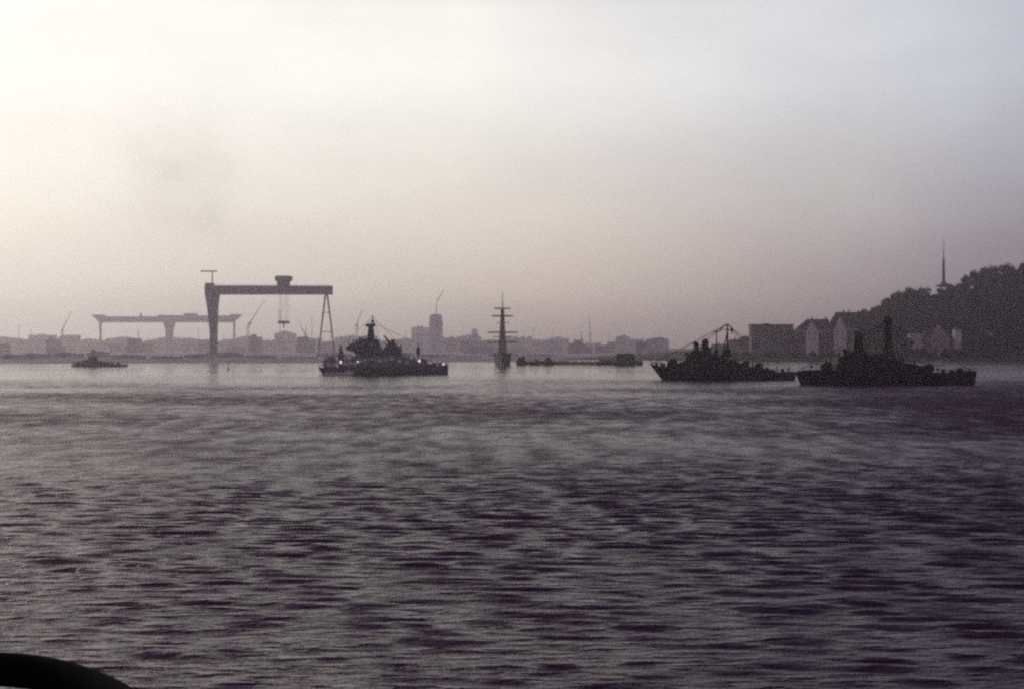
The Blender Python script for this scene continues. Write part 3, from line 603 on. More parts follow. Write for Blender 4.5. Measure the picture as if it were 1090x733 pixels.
    jib_crane('jib_crane', 4000.0, (264, 386), (265.5, 345), (281.8, 319), 'slanting jib crane seen faintly under the beam of the big gantry')
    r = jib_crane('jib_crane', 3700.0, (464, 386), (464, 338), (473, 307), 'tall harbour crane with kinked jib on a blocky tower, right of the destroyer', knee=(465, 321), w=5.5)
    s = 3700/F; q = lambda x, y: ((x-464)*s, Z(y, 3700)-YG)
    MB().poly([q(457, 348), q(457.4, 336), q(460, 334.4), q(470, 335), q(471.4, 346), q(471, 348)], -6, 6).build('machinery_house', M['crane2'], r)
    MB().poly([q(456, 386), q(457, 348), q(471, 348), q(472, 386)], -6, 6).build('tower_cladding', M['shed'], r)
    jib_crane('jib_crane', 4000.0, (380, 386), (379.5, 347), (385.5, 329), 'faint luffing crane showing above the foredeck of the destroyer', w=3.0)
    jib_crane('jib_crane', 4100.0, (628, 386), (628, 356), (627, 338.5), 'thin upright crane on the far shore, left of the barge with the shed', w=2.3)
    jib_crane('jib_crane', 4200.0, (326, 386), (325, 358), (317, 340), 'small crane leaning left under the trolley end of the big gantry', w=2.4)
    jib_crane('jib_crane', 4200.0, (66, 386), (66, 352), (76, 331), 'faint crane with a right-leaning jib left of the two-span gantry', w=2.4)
    # light masts
    post = None
    for xx, t, dd in ((298, 330, 3300), (332, 338, 3600), (444, 346, 3900), (504, 352, 3800), (588, 352, 4100), (568, 349, 4000), (20, 346, 4200), (33, 351, 4000), (134, 353, 4300), (211, 350, 4100), (238, 354, 4400), (352, 343, 4200), (432, 352, 4000), (492, 346, 4300), (611, 355, 4200), (648, 352, 4500)):
        if post is None:
            post = empty('light_mast', (0, 0, 0), 'thin floodlight mast standing among the hazy sheds', 'light mast', 'floodlight masts of the far shipyard')
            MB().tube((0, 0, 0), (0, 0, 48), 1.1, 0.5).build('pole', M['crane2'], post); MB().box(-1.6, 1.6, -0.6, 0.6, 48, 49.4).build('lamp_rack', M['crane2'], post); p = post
        else: p = copy_tree(post)
        h = Z(t, dd)-YG; p.location = (X(xx, dd), dd, YG); p.scale = (1, 1, h/49.4)
    # sheds and halls: (x0, x1, roof y, distance, kind)
    rs = random.Random(11)
    rows = [(-30, 18, 358, 2500, 0), (16, 32, 361, 2300, 1), (30, 52, 355.5, 2650, 2), (54, 66, 360, 2400, 0), (62, 80, 356.4, 2700, 1), (82, 104, 360.5, 2500, 0), (100, 118, 362, 2300, 2),
            (112, 146, 358.5, 2900, 0), (136, 158, 364, 2350, 1), (152, 176, 361, 2800, 0), (168, 188, 358.4, 2900, 2), (182, 214, 359.5, 2950, 0), (196, 222, 365, 2350, 1), (214, 240, 362.6, 2600, 0),
            (236, 262, 360.5, 2700, 2), (252, 276, 357, 3000, 0), (268, 300, 361.5, 2900, 1), (292, 312, 352, 3100, 0), (306, 340, 359, 3000, 2), (334, 362, 363, 2700, 0), (356, 392, 357, 3000, 0), (388, 420, 361, 2900, 1),
            (416, 446, 360, 3000, 0), (438, 456, 347, 2900, 2), (452, 480, 358, 2700, 0), (476, 492, 364, 2500, 1), (486, 512, 356, 2950, 0), (502, 508, 349.5, 2900, 2), (508, 540, 361, 2800, 0), (536, 566, 357, 3050, 1),
            (560, 584, 361, 2700, 2), (582, 606, 358.5, 3000, 0), (600, 640, 364, 3100, 1), (636, 676, 367, 3300, 0), (672, 712, 366, 3400, 0)]
    for x0, x1, y, d, k in rows:
        d = 4650 + (d-2300)*0.62
        w = (x1-x0)/F*d; h = Z(y, d)-YG; dp = 40+rs.random()*50
        o = empty('shipyard_shed', (X((x0+x1)/2, d), d+dp/2, YG), 'hazy grey shipyard hall on the far shore beyond the moored ships', 'industrial building', 'halls of the far shipyard')
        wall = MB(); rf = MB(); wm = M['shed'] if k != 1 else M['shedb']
        if k == 0:     # pitched hall
            wall.poly([(-w/2, 0), (w/2, 0), (w/2, h*0.84), (0, h-0.3), (-w/2, h*0.84)], -dp/2, dp/2)
            rf.poly([(-w/2-0.6, h*0.84), (0, h), (w/2+0.6, h*0.84), (w/2+0.6, h*0.84+0.8), (0, h+0.8), (-w/2-0.6, h*0.84+0.8)], -dp/2-0.6, dp/2+0.6)
        elif k == 1:   # saw-tooth shop
            wall.box(-w/2, w/2, -dp/2, dp/2, 0, h*0.82)
            n = 4
            for i in range(n):
                a = -w/2+w*i/n; rf.poly([(a, h*0.82), (a+w/n-0.05, h*0.82), (a+w/n-0.05, h)], -dp/2-0.3, dp/2+0.3)
        else:          # flat block with a lift house
            wall.box(-w/2, w/2, -dp/2, dp/2, 0, h*0.93); rf.box(-w/2-0.5, w/2+0.5, -dp/2-0.5, dp/2+0.5, h*0.93, h*0.95); rf.box(-w*0.2, w*0.15, -4, 6, h*0.95, h)
        wo = wall.build('wall', wm, o); rf.build('roof', M['roof'], o)
        dr = MB().box(-w*0.16, w*0.16, -dp/2-0.25, -dp/2+0.1, 0, h*0.5).build('hall_door', M['roof'], o)
        MB().box(-w*0.46, w*0.46, -dp/2-0.15, -dp/2+0.05, h*0.6, h*0.7).build('window_band', M['glass'], o)
    for i in range(46):
        d = rs.uniform(2500, 4300); px = rs.uniform(-20, 690) if i % 3 else rs.uniform(480, 700); w = rs.uniform(9, 24)/F*d; h = max(9, Z(rs.choice((358, 361, 364, 367, 370, 373)) + rs.uniform(-2, 2), d)-YG)
        o = empty('yard_building', (X(px, d), d, YG), 'smaller building crowded among the hazy halls of the far shipyard', 'building', 'smaller buildings of the far shipyard')
        MB().box(-w/2, w/2, -9, 9, 0, h*0.86).build('wall', M['shedb'] if i % 2 else M['shed'], o)
        if i % 3 == 0: MB().poly([(-w/2-0.4, h*0.86), (w/2+0.4, h*0.86), (w*0.1, h)], -9.4, 9.4).build('roof', M['roof'], o)
        else: MB().box(-w/2-0.4, w/2+0.4, -9.4, 9.4, h*0.86, h*0.9).build('roof', M['roof'], o)
        if i % 4 == 1: MB().tube((w*0.3, 0, h*0.9), (w*0.3, 0, h*1.45), 0.9, 0.7).build('chimney', M['shedb'], o)
        if i % 4 == 2: MB().box(-w*0.3, w*0.05, -4, 4, h*0.9, h*1.05).build('roof_housing', M['shed'], o)
    # low quay sheds and a quay edge near the water
    for x0, x1, y, d in ((20, 46, 376, 1330), (118, 150, 377.5, 1340), (160, 190, 379, 1330), (262, 292, 378, 1400), (300, 336, 380, 1420), (486, 512, 379, 1650), (0, 16, 377, 1360), (52, 84, 375, 1480), (92, 112, 374, 1560), (196, 222, 376.5, 1400), (226, 256, 375, 1520), (340, 372, 376, 1600), (404, 440, 375, 1720), (444, 478, 377, 1640), (520, 552, 376, 1800), (560, 590, 377, 1850)):
        w = (x1-x0)/F*d; h = Z(y, d)-YG
        o = empty('quay_shed', (X((x0+x1)/2, d), d+10, YG), 'long low shed on the hazy shipyard quay', 'shed', 'low sheds along the shipyard quay')
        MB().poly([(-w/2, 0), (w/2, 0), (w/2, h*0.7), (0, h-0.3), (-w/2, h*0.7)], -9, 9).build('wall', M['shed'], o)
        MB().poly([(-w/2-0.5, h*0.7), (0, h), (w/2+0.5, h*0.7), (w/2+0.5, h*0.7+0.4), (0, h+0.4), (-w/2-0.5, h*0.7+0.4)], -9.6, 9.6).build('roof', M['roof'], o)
        MB().box(-2.2, 2.2, -9.12, -8.9, 0, h*0.6).build('hall_door', M['roof'], o)
build_yard()

def height_sheet(name, xs, ys, fn, m):
    mb = MB(); nx, ny = len(xs), len(ys)
    mb.v = [(x, y, fn(x, y)) for y in ys for x in xs]
    mb.f = [(j*nx+i, j*nx+i+1, (j+1)*nx+i+1, (j+1)*nx+i) for j in range(ny-1) for i in range(nx-1)]
    return tag(mb.build(name, m, None, True), kind='structure')
def far_hill(x, y):
    t = max(0, min(1, (y-5430)/260)); t = t*t*(3-2*t)
    return -3 + t*(15+5*math.sin(x*0.0021+1)+3*math.sin(x*0.0057)+2*math.sin(x*0.013+y*0.004))
height_sheet('distant_hills', [-3500+110*i for i in range(64)], [5420+30*i for i in range(14)], far_hill, M['haze_hill'])

# ------------------------------------------------------------------ wooded hill on the right shore
RIDGE = [(X(560, 1800), -4), (X(640, 1800), 3), (X(720, 1800), 9), (X(790, 1800), 17), (X(850, 1800), 25), (X(905, 1800), 36), (X(922, 1800), 43), (X(936, 1800), 50), (X(950, 1800), 64), (X(968, 1800), 68), (X(988, 1800), 64), (X(1008, 1800), 68),
         (X(1020, 1800), 77), (X(1032, 1800), 88), (X(1052, 1800), 92), (X(1070, 1800), 94), (X(1088, 1800), 103), (X(1120, 1800), 116), (X(1250, 1800), 128), (X(1600, 1800), 120), (4000, 100)]
SHORE = 1500.0
def shore(x): return SHORE + 12*math.sin(x*0.011) + (max(0, 240-x))*0.55
def ground(x, y):
    xr = x*1800/max(1200, y)
    hr = interp(RIDGE, xr)
    t = (y-shore(x))/(1800-SHORE)
    if t < 0: return max(-3.0, t*40)
    back = max(0, min(1, (y-1840)/420)); hr *= 1 - 0.9*back*back*(3-2*back)
    t = min(1, t); tt = 0.35*t + 0.65*t*t*(3-2*t)
    return 1.6*min(1, t*20) + (hr-1.6)*tt + 0.8*math.sin(x*0.05)*math.sin(y*0.04)*t
def build_hill():
    xs = [20+14*i for i in range(62)] + [900+100*i for i in range(22)]
    ys = [1460+10*i for i in range(40)] + [1870+50*i for i in range(18)]
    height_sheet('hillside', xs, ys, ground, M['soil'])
    # promenade wall along the water
    pw = MB(); xs = [170+12*i for i in range(64)]
    for a, b in zip(xs, xs[1:]):
        ya, yb = shore(a)+5, shore(b)+5; k = len(pw.v)
        pw.v += [(a, ya, -1), (b, yb, -1), (b, yb, 2.3), (a, ya, 2.3), (a, ya+4, -1), (b, yb+4, -1), (b, yb+4, 2.3), (a, ya+4, 2.3)]
        pw.f += [(k, k+1, k+2, k+3), (k+3, k+2, k+6, k+7), (k+5, k+4, k+7, k+6)]
    tag(pw.build('sea_wall', M['stone']), 'pale stone sea wall along the foot of the wooded hill', 'sea wall')
build_hill()

def tree_mesh(seed, h, w, leaf, lobes=17, per=85, leafs=1.0):
    r = random.Random(seed); tr = MB()
    tr.tube((0, 0, -1.5), (0, 0, h*0.32), 0.45, 0.34, 7); tr.tube((0, 0, h*0.32), (r.uniform(-.5, .5), r.uniform(-.5, .5), h*0.72), 0.34, 0.12, 7)
    cr = MB()
    for k in range(lobes):
        a = r.uniform(0, 6.283); q = math.sqrt(r.random()); zf = r.random()
        rad = w/2*0.72*q*math.sin(math.pi*(0.22+0.7*zf))**0.6*1.1
        c = Vector((rad*math.cos(a), rad*math.sin(a), h*(0.24+0.66*zf)))
        if k < 7: tr.tube((0, 0, h*(0.25+0.06*k)), tuple(c), 0.16, 0.05, 5)
        lr = w*r.uniform(0.13, 0.24)
        for i in range(per):
            d = Vector((r.gauss(0, 1), r.gauss(0, 1), r.gauss(0, 0.8))).normalized()*lr*r.random()**0.4
            p = c+d; s = leafs*r.uniform(0.35, 0.85)
            u = Vector((r.gauss(0, 1), r.gauss(0, 1), r.gauss(0, 1))).normalized(); v = u.orthogonal().normalized()
            b = len(cr.v); cr.v += [tuple(p-u*s-v*s*0.6), tuple(p+u*s-v*s*0.6), tuple(p+u*s*0.8+v*s*0.6), tuple(p-u*s*0.8+v*s*0.6)]; cr.f.append((b, b+1, b+2, b+3))
    return tr, cr
HOUSE_SPOTS = []   # (x0, x1, y0, y1) footprints kept clear
def clear(x, y, pad=4):
    return all(not (a-pad < x < b+pad and c-pad < y < e+pad) for a, b, c, e in HOUSE_SPOTS)

# ------------------------------------------------------------------ buildings on the right shore
def block_building():
    d = 1560.0; s = d/F; x0, x1 = X(800, d), X(844.6, d); w = x1-x0; zt = Z(345, d); g = ground((x0+x1)/2, d)-1
    h = zt-g; dp = 18
    o = empty('apartment_block', ((x0+x1)/2, d+dp/2, g), 'dull flat-roofed multi-storey block between the tripod mast and the gabled villas', 'building')
    HOUSE_SPOTS.append((x0, x1, d-4, d+dp))
    MB().box(-w/2, w/2, -dp/2, dp/2, 0, h-1.4).build('wall', M['slab'], o)
    MB().box(-w/2-0.5, w/2+0.5, -dp/2-0.5, dp/2+0.5, h-1.4, h).build('roof', M['dark_roof'], o)
    MB().box(-w*0.2, -w*0.05, -3, 4, h, h+0.9).build('roof_housing', M['dark_roof'], o)
    win = MB().box(-0.85, 0.85, -0.06, 0.06, 0, 1.5).build('window', M['glass'], o); first = True
    fl = int((h-4)//3.1)
    for f in range(min(fl, 7)):
        for k in range(12):
            loc = (-w/2+w*(k+0.5)/12, -dp/2-0.02, h-4.2-f*3.1)
            if first: win.location = loc; first = False
            else: same(win, 'window', o, loc)
    MB().box(w*0.1-1, w*0.1+1, -dp/2-0.1, -dp/2+0.05, 0, 2.4).build('door', M['black'], o)

def villa(name, label, d, xl, xr, ye, yr, yb, gx, gy, gw, gm, hip=6, dp=13, chim=(), m=None, hip2=None):
    """villa with its ridge parallel to the shore and one cross gable; pixel measures taken at its distance"""
    s = d/F; xc = (xl+xr)/2; x0, x1 = (xl-xc)*s, (xr-xc)*s
    g = min(ground(X(xl, d), d), ground(X(xr, d), d))-1.5
    z = lambda y: Z(y, d)-g
    o = empty(name, (X(xc, d), d+dp/2, g), label, 'house')
    HOUSE_SPOTS.append((X(xl, d), X(xr, d), d-9, d+dp))
    wm = m or M['brick']
    MB().box(x0+0.6, x1-0.6, -dp/2, dp/2, 0, z(ye)).build('wall', wm, o)
    rf = MB(); b = 0
    hp = hip*s
    rf.v = [(x0, -dp/2-0.7, z(ye)), (x1, -dp/2-0.7, z(ye)), (x1, dp/2+0.7, z(ye)), (x0, dp/2+0.7, z(ye)), (x0+hp, 0, z(yr)), (x1-(hp if hip2 is None else hip2*s), 0, z(yr))]
    rf.f = [(0, 1, 5, 4), (2, 3, 4, 5), (3, 0, 4), (1, 2, 5), (3, 2, 1, 0)]
    ro = rf.build('roof', M['tile'], o)
    for cx in chim:
        c = (cx-xc)*s; MB().box(c-0.6, c+0.6, -0.7, 0.7, z(yr)-1, z(yr)+2.6).build('chimney', M['brick'], ro)
    gx_ = (gx-xc)*s; hw = gw*s/2; yf = -dp/2-2.2
    gy_e = ye+2
    ga = MB(); ga.poly([(gx_-hw, 0), (gx_+hw, 0), (gx_+hw, z(gy_e)), (gx_, z(gy)-0.5), (gx_-hw, z(gy_e))], yf, 0); go = ga.build('gable', gm, o)
    gr = MB(); ov = 0.5
    for sg in (-1, 1):
        gr.poly([(gx_, z(gy)), (gx_, z(gy)+0.6), (gx_+sg*(hw+ov), z(gy_e)-0.2), (gx_+sg*(hw+ov), z(gy_e)-0.8)], yf+0.08, 0.5)
    gr.build('gable_roof', M['tile'], go)
    tm = MB()
    for sg in (-1, 1): tm.poly([(gx_, z(gy)-0.1), (gx_, z(gy)-1.2), (gx_+sg*(hw), z(gy_e)-1.2), (gx_+sg*(hw+ov), z(gy_e)-0.4)], yf-0.18, yf+0.07)
    tm.build('bargeboard', M['white'], go)
    for wx in (-0.45, 0.45):
        for wz in (z(gy_e)-1.8, z(gy_e)-5.2, z(gy_e)-8.6):
            if wz < 2: continue
            fo = MB().box(gx_+wx*hw-0.75, gx_+wx*hw+0.75, yf-0.08, yf+0.02, wz, wz+1.9).build('window', M['glass'], o)
            MB().box(gx_+wx*hw-0.95, gx_+wx*hw+0.95, yf-0.16, yf-0.06, wz-0.22, wz).build('sill', M['white'], fo)
    n = max(2, int((x1-x0)/4))
    for k in range(n):
        c = x0+(x1-x0)*(k+0.5)/n
        if abs(c-gx_) < hw+1.2: continue
        for wz in (z(ye)-2.9, z(ye)-6.3):
            if wz < 1: continue
            fo = MB().box(c-0.65, c+0.65, -dp/2-0.07, -dp/2+0.03, wz, wz+1.9).build('window', M['glass'], o)
            MB().box(c-0.85, c+0.85, -dp/2-0.14, -dp/2-0.05, wz-0.2, wz).build('sill', M['white'], fo)
    ev = MB(); ev.box(x0, gx_-hw-0.6, -dp/2-0.86, -dp/2-0.5, z(ye)-0.9, z(ye)-0.05) if gx_-hw-0.6 > x0 else None
    ev.box(gx_+hw+0.6, x1, -dp/2-0.86, -dp/2-0.5, z(ye)-0.9, z(ye)-0.05); ev.build('eaves_board', M['white'], o)
    MB().box(gx_-0.7, gx_+0.7, yf-0.1, yf+0.03, 0, 2.6).build('door', M['wood'], o)
    return o
block_building()
villa('gabled_villa', 'brick villa with a tall white-trimmed gable at its middle, next to the flat-roofed block', 1540, 846.5, 884, 352, 339.5, 368, 864, 341, 13, M['plast'], hip=14, chim=(866, 880.5), hip2=0.5)
villa('gabled_villa', 'higher gabled villa with a white gable peak at the edge of the wood', 1555, 880.5, 914, 350, 332, 368, 893.8, 336.4, 13.5, M['plast'], hip=11, chim=(899.5, 905), hip2=4)
villa('gabled_house', 'reddish brown gabled house at the foot of the wooded hill', 1535, 985, 1012, 360, 351, 369, 999.5, 346.8, 20, M['half'], hip=2, dp=12, m=M['half'])
def annexe(name, label, d, xa, xb, yt, yb_, m, dp=9, roof='flat'):
    s = d/F; g = ground(X((xa+xb)/2, d), d)-1.5; w = (xb-xa)*s; h = Z(yt, d)-g
    o = empty(name, (X((xa+xb)/2, d), d+dp/2, g), label, 'house'); HOUSE_SPOTS.append((X(xa, d), X(xb, d), d-9, d+dp))
    MB().box(-w/2, w/2, -dp/2, dp/2, 0, h-0.4).build('wall', m, o)
    if roof == 'flat': MB().box(-w/2-0.4, w/2+0.4, -dp/2-0.4, dp/2+0.4, h-0.4, h).build('roof', M['roof'], o)
    else: MB().poly([(-w/2-0.4, h-0.4), (w/2+0.4, h-0.4), (0, h+w*0.42)], -dp/2-0.4, dp/2+0.4).build('roof', M['tile'], o)
    n = max(1, int(w/3.2))
    for k in range(n):
        c = -w/2+w*(k+0.5)/n; fo = MB().box(c-0.6, c+0.6, -dp/2-0.07, -dp/2+0.03, h-3.4, h-1.7).build('window', M['glass'], o)
        MB().box(c-0.75, c+0.75, -dp/2-0.13, -dp/2-0.05, h-3.6, h-3.4).build('sill', M['white'], fo)
    MB().box(-0.6, 0.6, -dp/2-0.08, -dp/2+0.02, 0, 2.3).build('door', M['wood'], o)
annexe('white_pavilion', 'white-fronted low pavilion immediately left of the reddish brown gabled house', 1545, 968.5, 985, 354.6, 368, M['plast'])
annexe('narrow_house', 'narrow pale house end showing among trees right of the reddish brown gabled house', 1540, 1016.5, 1023.5, 350.5, 366, M['plast'], roof='pitched')
annexe('garden_house', 'small pale house half hidden on the dark wooded slope', 1560, 1050.5, 1058, 354, 362, M['plast'], roof='pitched')

# radio mast on the hill
def radio_mast():
    d = 1990.0; p = at(1004.6, 305, d); g = ground(p.x, d)
    o = empty('radio_mast', (p.x, d, g), 'slender lattice radio mast with a broad foot platform on top of the wooded hill', 'radio mast')
    t = MB(); lattice(t, 0, 0, 0, Z(303, d)-g, 5.5, 3.2, 0.4, 4); t.build('base_tower', M['crane'], o)
    MB().lathe((0, 0, Z(305.5, d)-g), [(6, 0), (11, 1.0), (11, 2.4), (5.4, 3.4), (2.6, 7.5)], 16).build('platform', M['crane'], o)
    m = MB(); lattice(m, 0, 0, Z(301, d)-g, Z(275, d)-g, 1.6, 0.8, 0.34, 10); m.tube((0, 0, Z(304, d)-g), (0, 0, Z(266, d)-g), 0.95, 0.62); m.build('lattice_shaft', M['crane'], o)
    MB().tube((0, 0, Z(267, d)-g), (0, 0, Z(252, d)-g), 0.5, 0.22).build('aerial', M['crane'], o)
radio_mast()

# trees
def forest():
    vars_ = []
    for k, (h, w, lf) in enumerate(((19, 17, 'leaf1'), (17, 18, 'leaf1'), (21, 16, 'leaf2'), (16, 15, 'leaf3'), (22, 19, 'leaf1'))):
        tr, cr = tree_mesh(40+k, h, w, lf)
        o = bpy.data.objects.new('broadleaf_tree', None); COL.objects.link(o)
        tag(o, 'dark broadleaf tree in the wood that covers the right-hand hill', 'tree', 'trees of the wooded hill')
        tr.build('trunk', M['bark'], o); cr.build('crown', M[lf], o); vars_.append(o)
    used = set(); spots = []; r = random.Random(21)
    # skyline trees first, then the slope
    for px in np.arange(902, 1135, 8.5):
        d = 1795+r.uniform(-18, 18); spots.append((X(px+r.uniform(-2, 2), d), d, r.uniform(0.8, 1.3)))
        spots.append((X(px+r.uniform(-3, 3), d+22), d+22, r.uniform(0.75, 0.95)))
    tries = 0
    while len(spots) < 268 and tries < 20000:
        tries += 1
        d = 1530+270*r.random(); px = r.uniform(893, 1145); x = X(px, d)
        if not clear(x, d): continue
        if px < 915 and d < 1600: continue
        if any((x-a)**2+((d-b)*0.8)**2 < 9.5**2 for a, b, c in spots): continue
        spots.append((x, d, r.uniform(0.75, 1.1)))
    for i, (x, y, s) in enumerate(spots):
        k = r.choice((0, 0, 1, 1, 2, 3, 4))
        if k not in used: used.add(k); o = vars_[k]
        else: o = copy_tree(vars_[k])
        o.location = (x, y, ground(x, y)-0.4); o.rotation_euler.z = r.uniform(0, 6.28); o.scale = (s*r.uniform(0.9, 1.1), s*r.uniform(0.9, 1.1), s)
    for k, v in enumerate(vars_):
        if k not in used:
            for c in list(v.children): bpy.data.objects.remove(c)
            bpy.data.objects.remove(v)
    # garden trees and shrubs along the shore, in front of and beside the houses
    v2 = []
    for k, (h, w, lf, nm, lab, gp) in enumerate(((8, 8, 'leaf2', 'garden_tree', 'low rounded garden tree along the shore among the villas', 'garden trees along the right shore'), (6.5, 8.5, 'leaf3', 'garden_tree', 'low rounded garden tree along the shore among the villas', 'garden trees along the right shore'))):
        tr, cr = tree_mesh(80+k, h, w, lf, 9, 60, 0.7)
        o = bpy.data.objects.new(nm, None); COL.objects.link(o); tag(o, lab, 'tree', gp)
        tr.build('trunk', M['bark'], o); cr.build('crown', M[lf], o); v2.append(o)
    n = 0
    for i in range(400):
        px = r.uniform(756, 1085); y = shore(X(px, 1530))+r.uniform(14, 46); x = X(px, y)
        if not clear(x, y, 2): continue
        k = r.randrange(2); o = v2[k] if n == k and False else copy_tree(v2[k])
        s = r.uniform(0.5, 1.15); o.location = (x, y, ground(x, y)-0.3); o.rotation_euler.z = r.uniform(0, 6.28); o.scale = (s, s, s*r.uniform(0.7, 1.05)); n += 1
        if n > 88: break
    for px in np.arange(845, 1075, 6.5):
        y = shore(X(px, 1520)) + r.uniform(8, 17); x = X(px+r.uniform(-2.5, 2.5), y)
        o = copy_tree(v2[r.randrange(2)]); s = r.uniform(0.9, 1.6) if px > 1020 or 915 < px < 962 else r.uniform(0.6, 1.05)
        o.location = (x, y, ground(x, y)-0.3); o.rotation_euler.z = r.uniform(0, 6.28); o.scale = (s, s, s*r.uniform(0.8, 1.1))
    for v in v2:
        for c in list(v.children): bpy.data.objects.remove(c)
        bpy.data.objects.remove(v)
forest()

# low houses and trees farther back, left of the flat-roofed block
def back_houses():
    d = 1760
    rr = random.Random(9)
    for i, (xa, xb, yt) in enumerate(((776, 790, 361), (788, 801, 358), (758, 774, 366), (738, 756, 369))):
        s = d/F; w = (xb-xa)*s; g = ground(X((xa+xb)/2, d), d)-1; h = Z(yt, d)-g
        o = empty('town_house', (X((xa+xb)/2, d), d+6, g), 'hazy pitched-roof house behind the stayed mast, left of the flat-roofed block', 'house', 'hazy houses left of the flat-roofed block')
        MB().box(-w/2, w/2, -6, 6, 0, h*0.7).build('wall', M['half'], o)
        MB().poly([(-w/2-0.4, h*0.7), (w/2+0.4, h*0.7), (w/2-3, h), (-w/2+3, h)], -6.5, 6.5).build('roof', M['tile'], o)
        MB().box(-0.7, 0.7, -0.7, 0.7, h-1, h+2).build('chimney', M['brick'], o)
        for k in range(3):
            c = -w/2+w*(k+0.5)/3; MB().box(c-0.7, c+0.7, -6.07, -5.95, h*0.42, h*0.42+1.8).build('window', M['glass'], o)
back_houses()

# white dinghy by the sea wall
def dinghy():
    d = 1440.0; U, s = frame_of(1000, 384.2, d)
    o = empty('sailing_dinghy', (X(1000, d), d, 0), 'white sailing dinghy heeling under a small pale sail below the reddish brown gabled house', 'boat')
    h = MB(); hull(h, [U(996.6, 382.9), U(999, 383.3), U(1002.6, 383.2)], U(997.2, 0)[0], U(1002.4, 0)[0], 2, -0.4, 10); h.build('hull', M['white'], o)
    m = MB(); m.tube((0.2, 0, 0.6), (3.2, 0, 11.5), 0.09, 0.06); mo = m.build('mast', M['wood'], o)
    sl = MB(); sl.poly([(0.2, 5.6), (-1.9, 8.4), (-0.4, 9.2), (2.6, 12.4), (3.2, 11.4)], -0.03, 0.03)
    MB().poly([(-2.4, 6.0), (0.1, 6.6), (1.3, 9.2), (3.3, 13.6), (0.6, 10.6)], -0.05, 0.05).build('sail', M['white'], mo)
dinghy()

# ------------------------------------------------------------------ the viewing ship's own rail
def own_rail():
    zr = CAMZ-0.66; rr = 0.030
    o = empty('ship_railing', (-1.6, 2.2, zr-1.05), 'black curved handrail of the viewing ship, cut off by the bottom of the picture', 'railing')
    base = Vector(o.location)
    pts = []
    for k in range(48):   # from the far left, curving round towards the viewer
        x = -2.6 + 2.25*k/47
        pts.append(Vector((x, 2.94 - 2.1*max(0, x+1.10)**2 - 0.03*max(0, -1.1-x), zr)))
    MB().path([p-base for p in pts], rr*1.15, 14).build('handrail', M['rubber'], o, True)
    for k in (4, 15, 26, 37, 47):
        p = pts[k]-base; MB().tube((p.x, p.y, 0), (p.x, p.y, p.z-0.02), 0.018).build('stanchion', M['black'], o)
    for f in (0.36, 0.68):
        MB().path([Vector(((p-base).x, (p-base).y, (p-base).z*f)) for p in pts], 0.012, 8).build('guard_bar', M['black'], o, True)
    # deck and side of the ship below
    dk = MB(); ring = [(p.x, p.y+0.12) for p in pts] + [(-0.5, -6), (-6, -6), (-6, 3.14)]
    n = len(ring); z1 = zr-1.05
    dk.v = [(x, y, -1) for x, y in ring] + [(x, y, z1) for x, y in ring]
    dk.f = [tuple(range(2*n-1, n-1, -1)), tuple(range(n))] + [((i+1) % n, i, n+i, n+(i+1) % n) for i in range(n)]
    tag(dk.build('ship_deck', M['deck']), kind='structure')
own_rail()

# ------------------------------------------------------------------ air
HAZE_TOP = 190.0
hz = MB().box(-5900, 5900, -5900, 5900, -4.2, HAZE_TOP)
mh = bpy.data.materials.new('haze_air'); mh.use_nodes = True
nt = mh.node_tree; nt.nodes.clear(); out = nt.nodes.new('ShaderNodeOutputMaterial'); pv = nt.nodes.new('ShaderNodeVolumePrincipled')
pv.inputs['Color'].default_value = (0.99, 0.92, 0.95, 1); pv.inputs['Density'].default_value = 0.000145; pv.inputs['Anisotropy'].default_value = 0.78
nt.links.new(pv.outputs[0], out.inputs['Volume'])
tag(hz.build('haze', mh), kind='stuff')

# ------------------------------------------------------------------ sky, sun, camera
SUN_AZ, SUN_EL = R(-38), R(20)      # hazy sun ahead on the left, outside the frame
W = bpy.data.worlds.new('World'); SC.world = W; W.use_nodes = True
nt = W.node_tree; nt.nodes.clear(); L = nt.links.new
out = nt.nodes.new('ShaderNodeOutputWorld'); bg = nt.nodes.new('ShaderNodeBackground'); L(bg.outputs[0], out.inputs[0])
BG = 0.1; bg.inputs['Strength'].default_value = BG
sky = nt.nodes.new('ShaderNodeTexSky'); sky.sky_type = 'NISHITA'; sky.sun_disc = False
sky.sun_elevation = SUN_EL; sky.sun_rotation = SUN_AZ; sky.dust_density = 4; sky.air_density = 1.5
tc = nt.nodes.new('ShaderNodeTexCoord'); sp = nt.nodes.new('ShaderNodeSeparateXYZ'); L(tc.outputs['Generated'], sp.inputs[0])
def mth(op, a, b=None, clamp=False):
    n = nt.nodes.new('ShaderNodeMath'); n.operation = op; n.use_clamp = clamp
    for s, v in ((0, a), (1, b)):
        if v is None: continue
        if isinstance(v, (int, float)): n.inputs[s].default_value = v
        else: L(v, n.inputs[s])
    return n.outputs[0]
def ramp(fac, stops):
    n = nt.nodes.new('ShaderNodeValToRGB'); e = n.color_ramp.elements
    while len(e) < len(stops): e.new(0.5)
    for el, (p, c) in zip(e, stops): el.position = p; el.color = (*c, 1)
    L(fac, n.inputs['Fac']); return n.outputs['Color']
def mix(fac, a, b, mode='MIX'):
    n = nt.nodes.new('ShaderNodeMix'); n.data_type = 'RGBA'; n.blend_type = mode; n.clamp_result = False
    if isinstance(fac, (int, float)): n.inputs[0].default_value = fac
    else: L(fac, n.inputs[0])
    L(a, n.inputs[6]); L(b, n.inputs[7]) if not isinstance(b, tuple) else setattr(n.inputs[7], 'default_value', (*b, 1))
    return n.outputs[2]
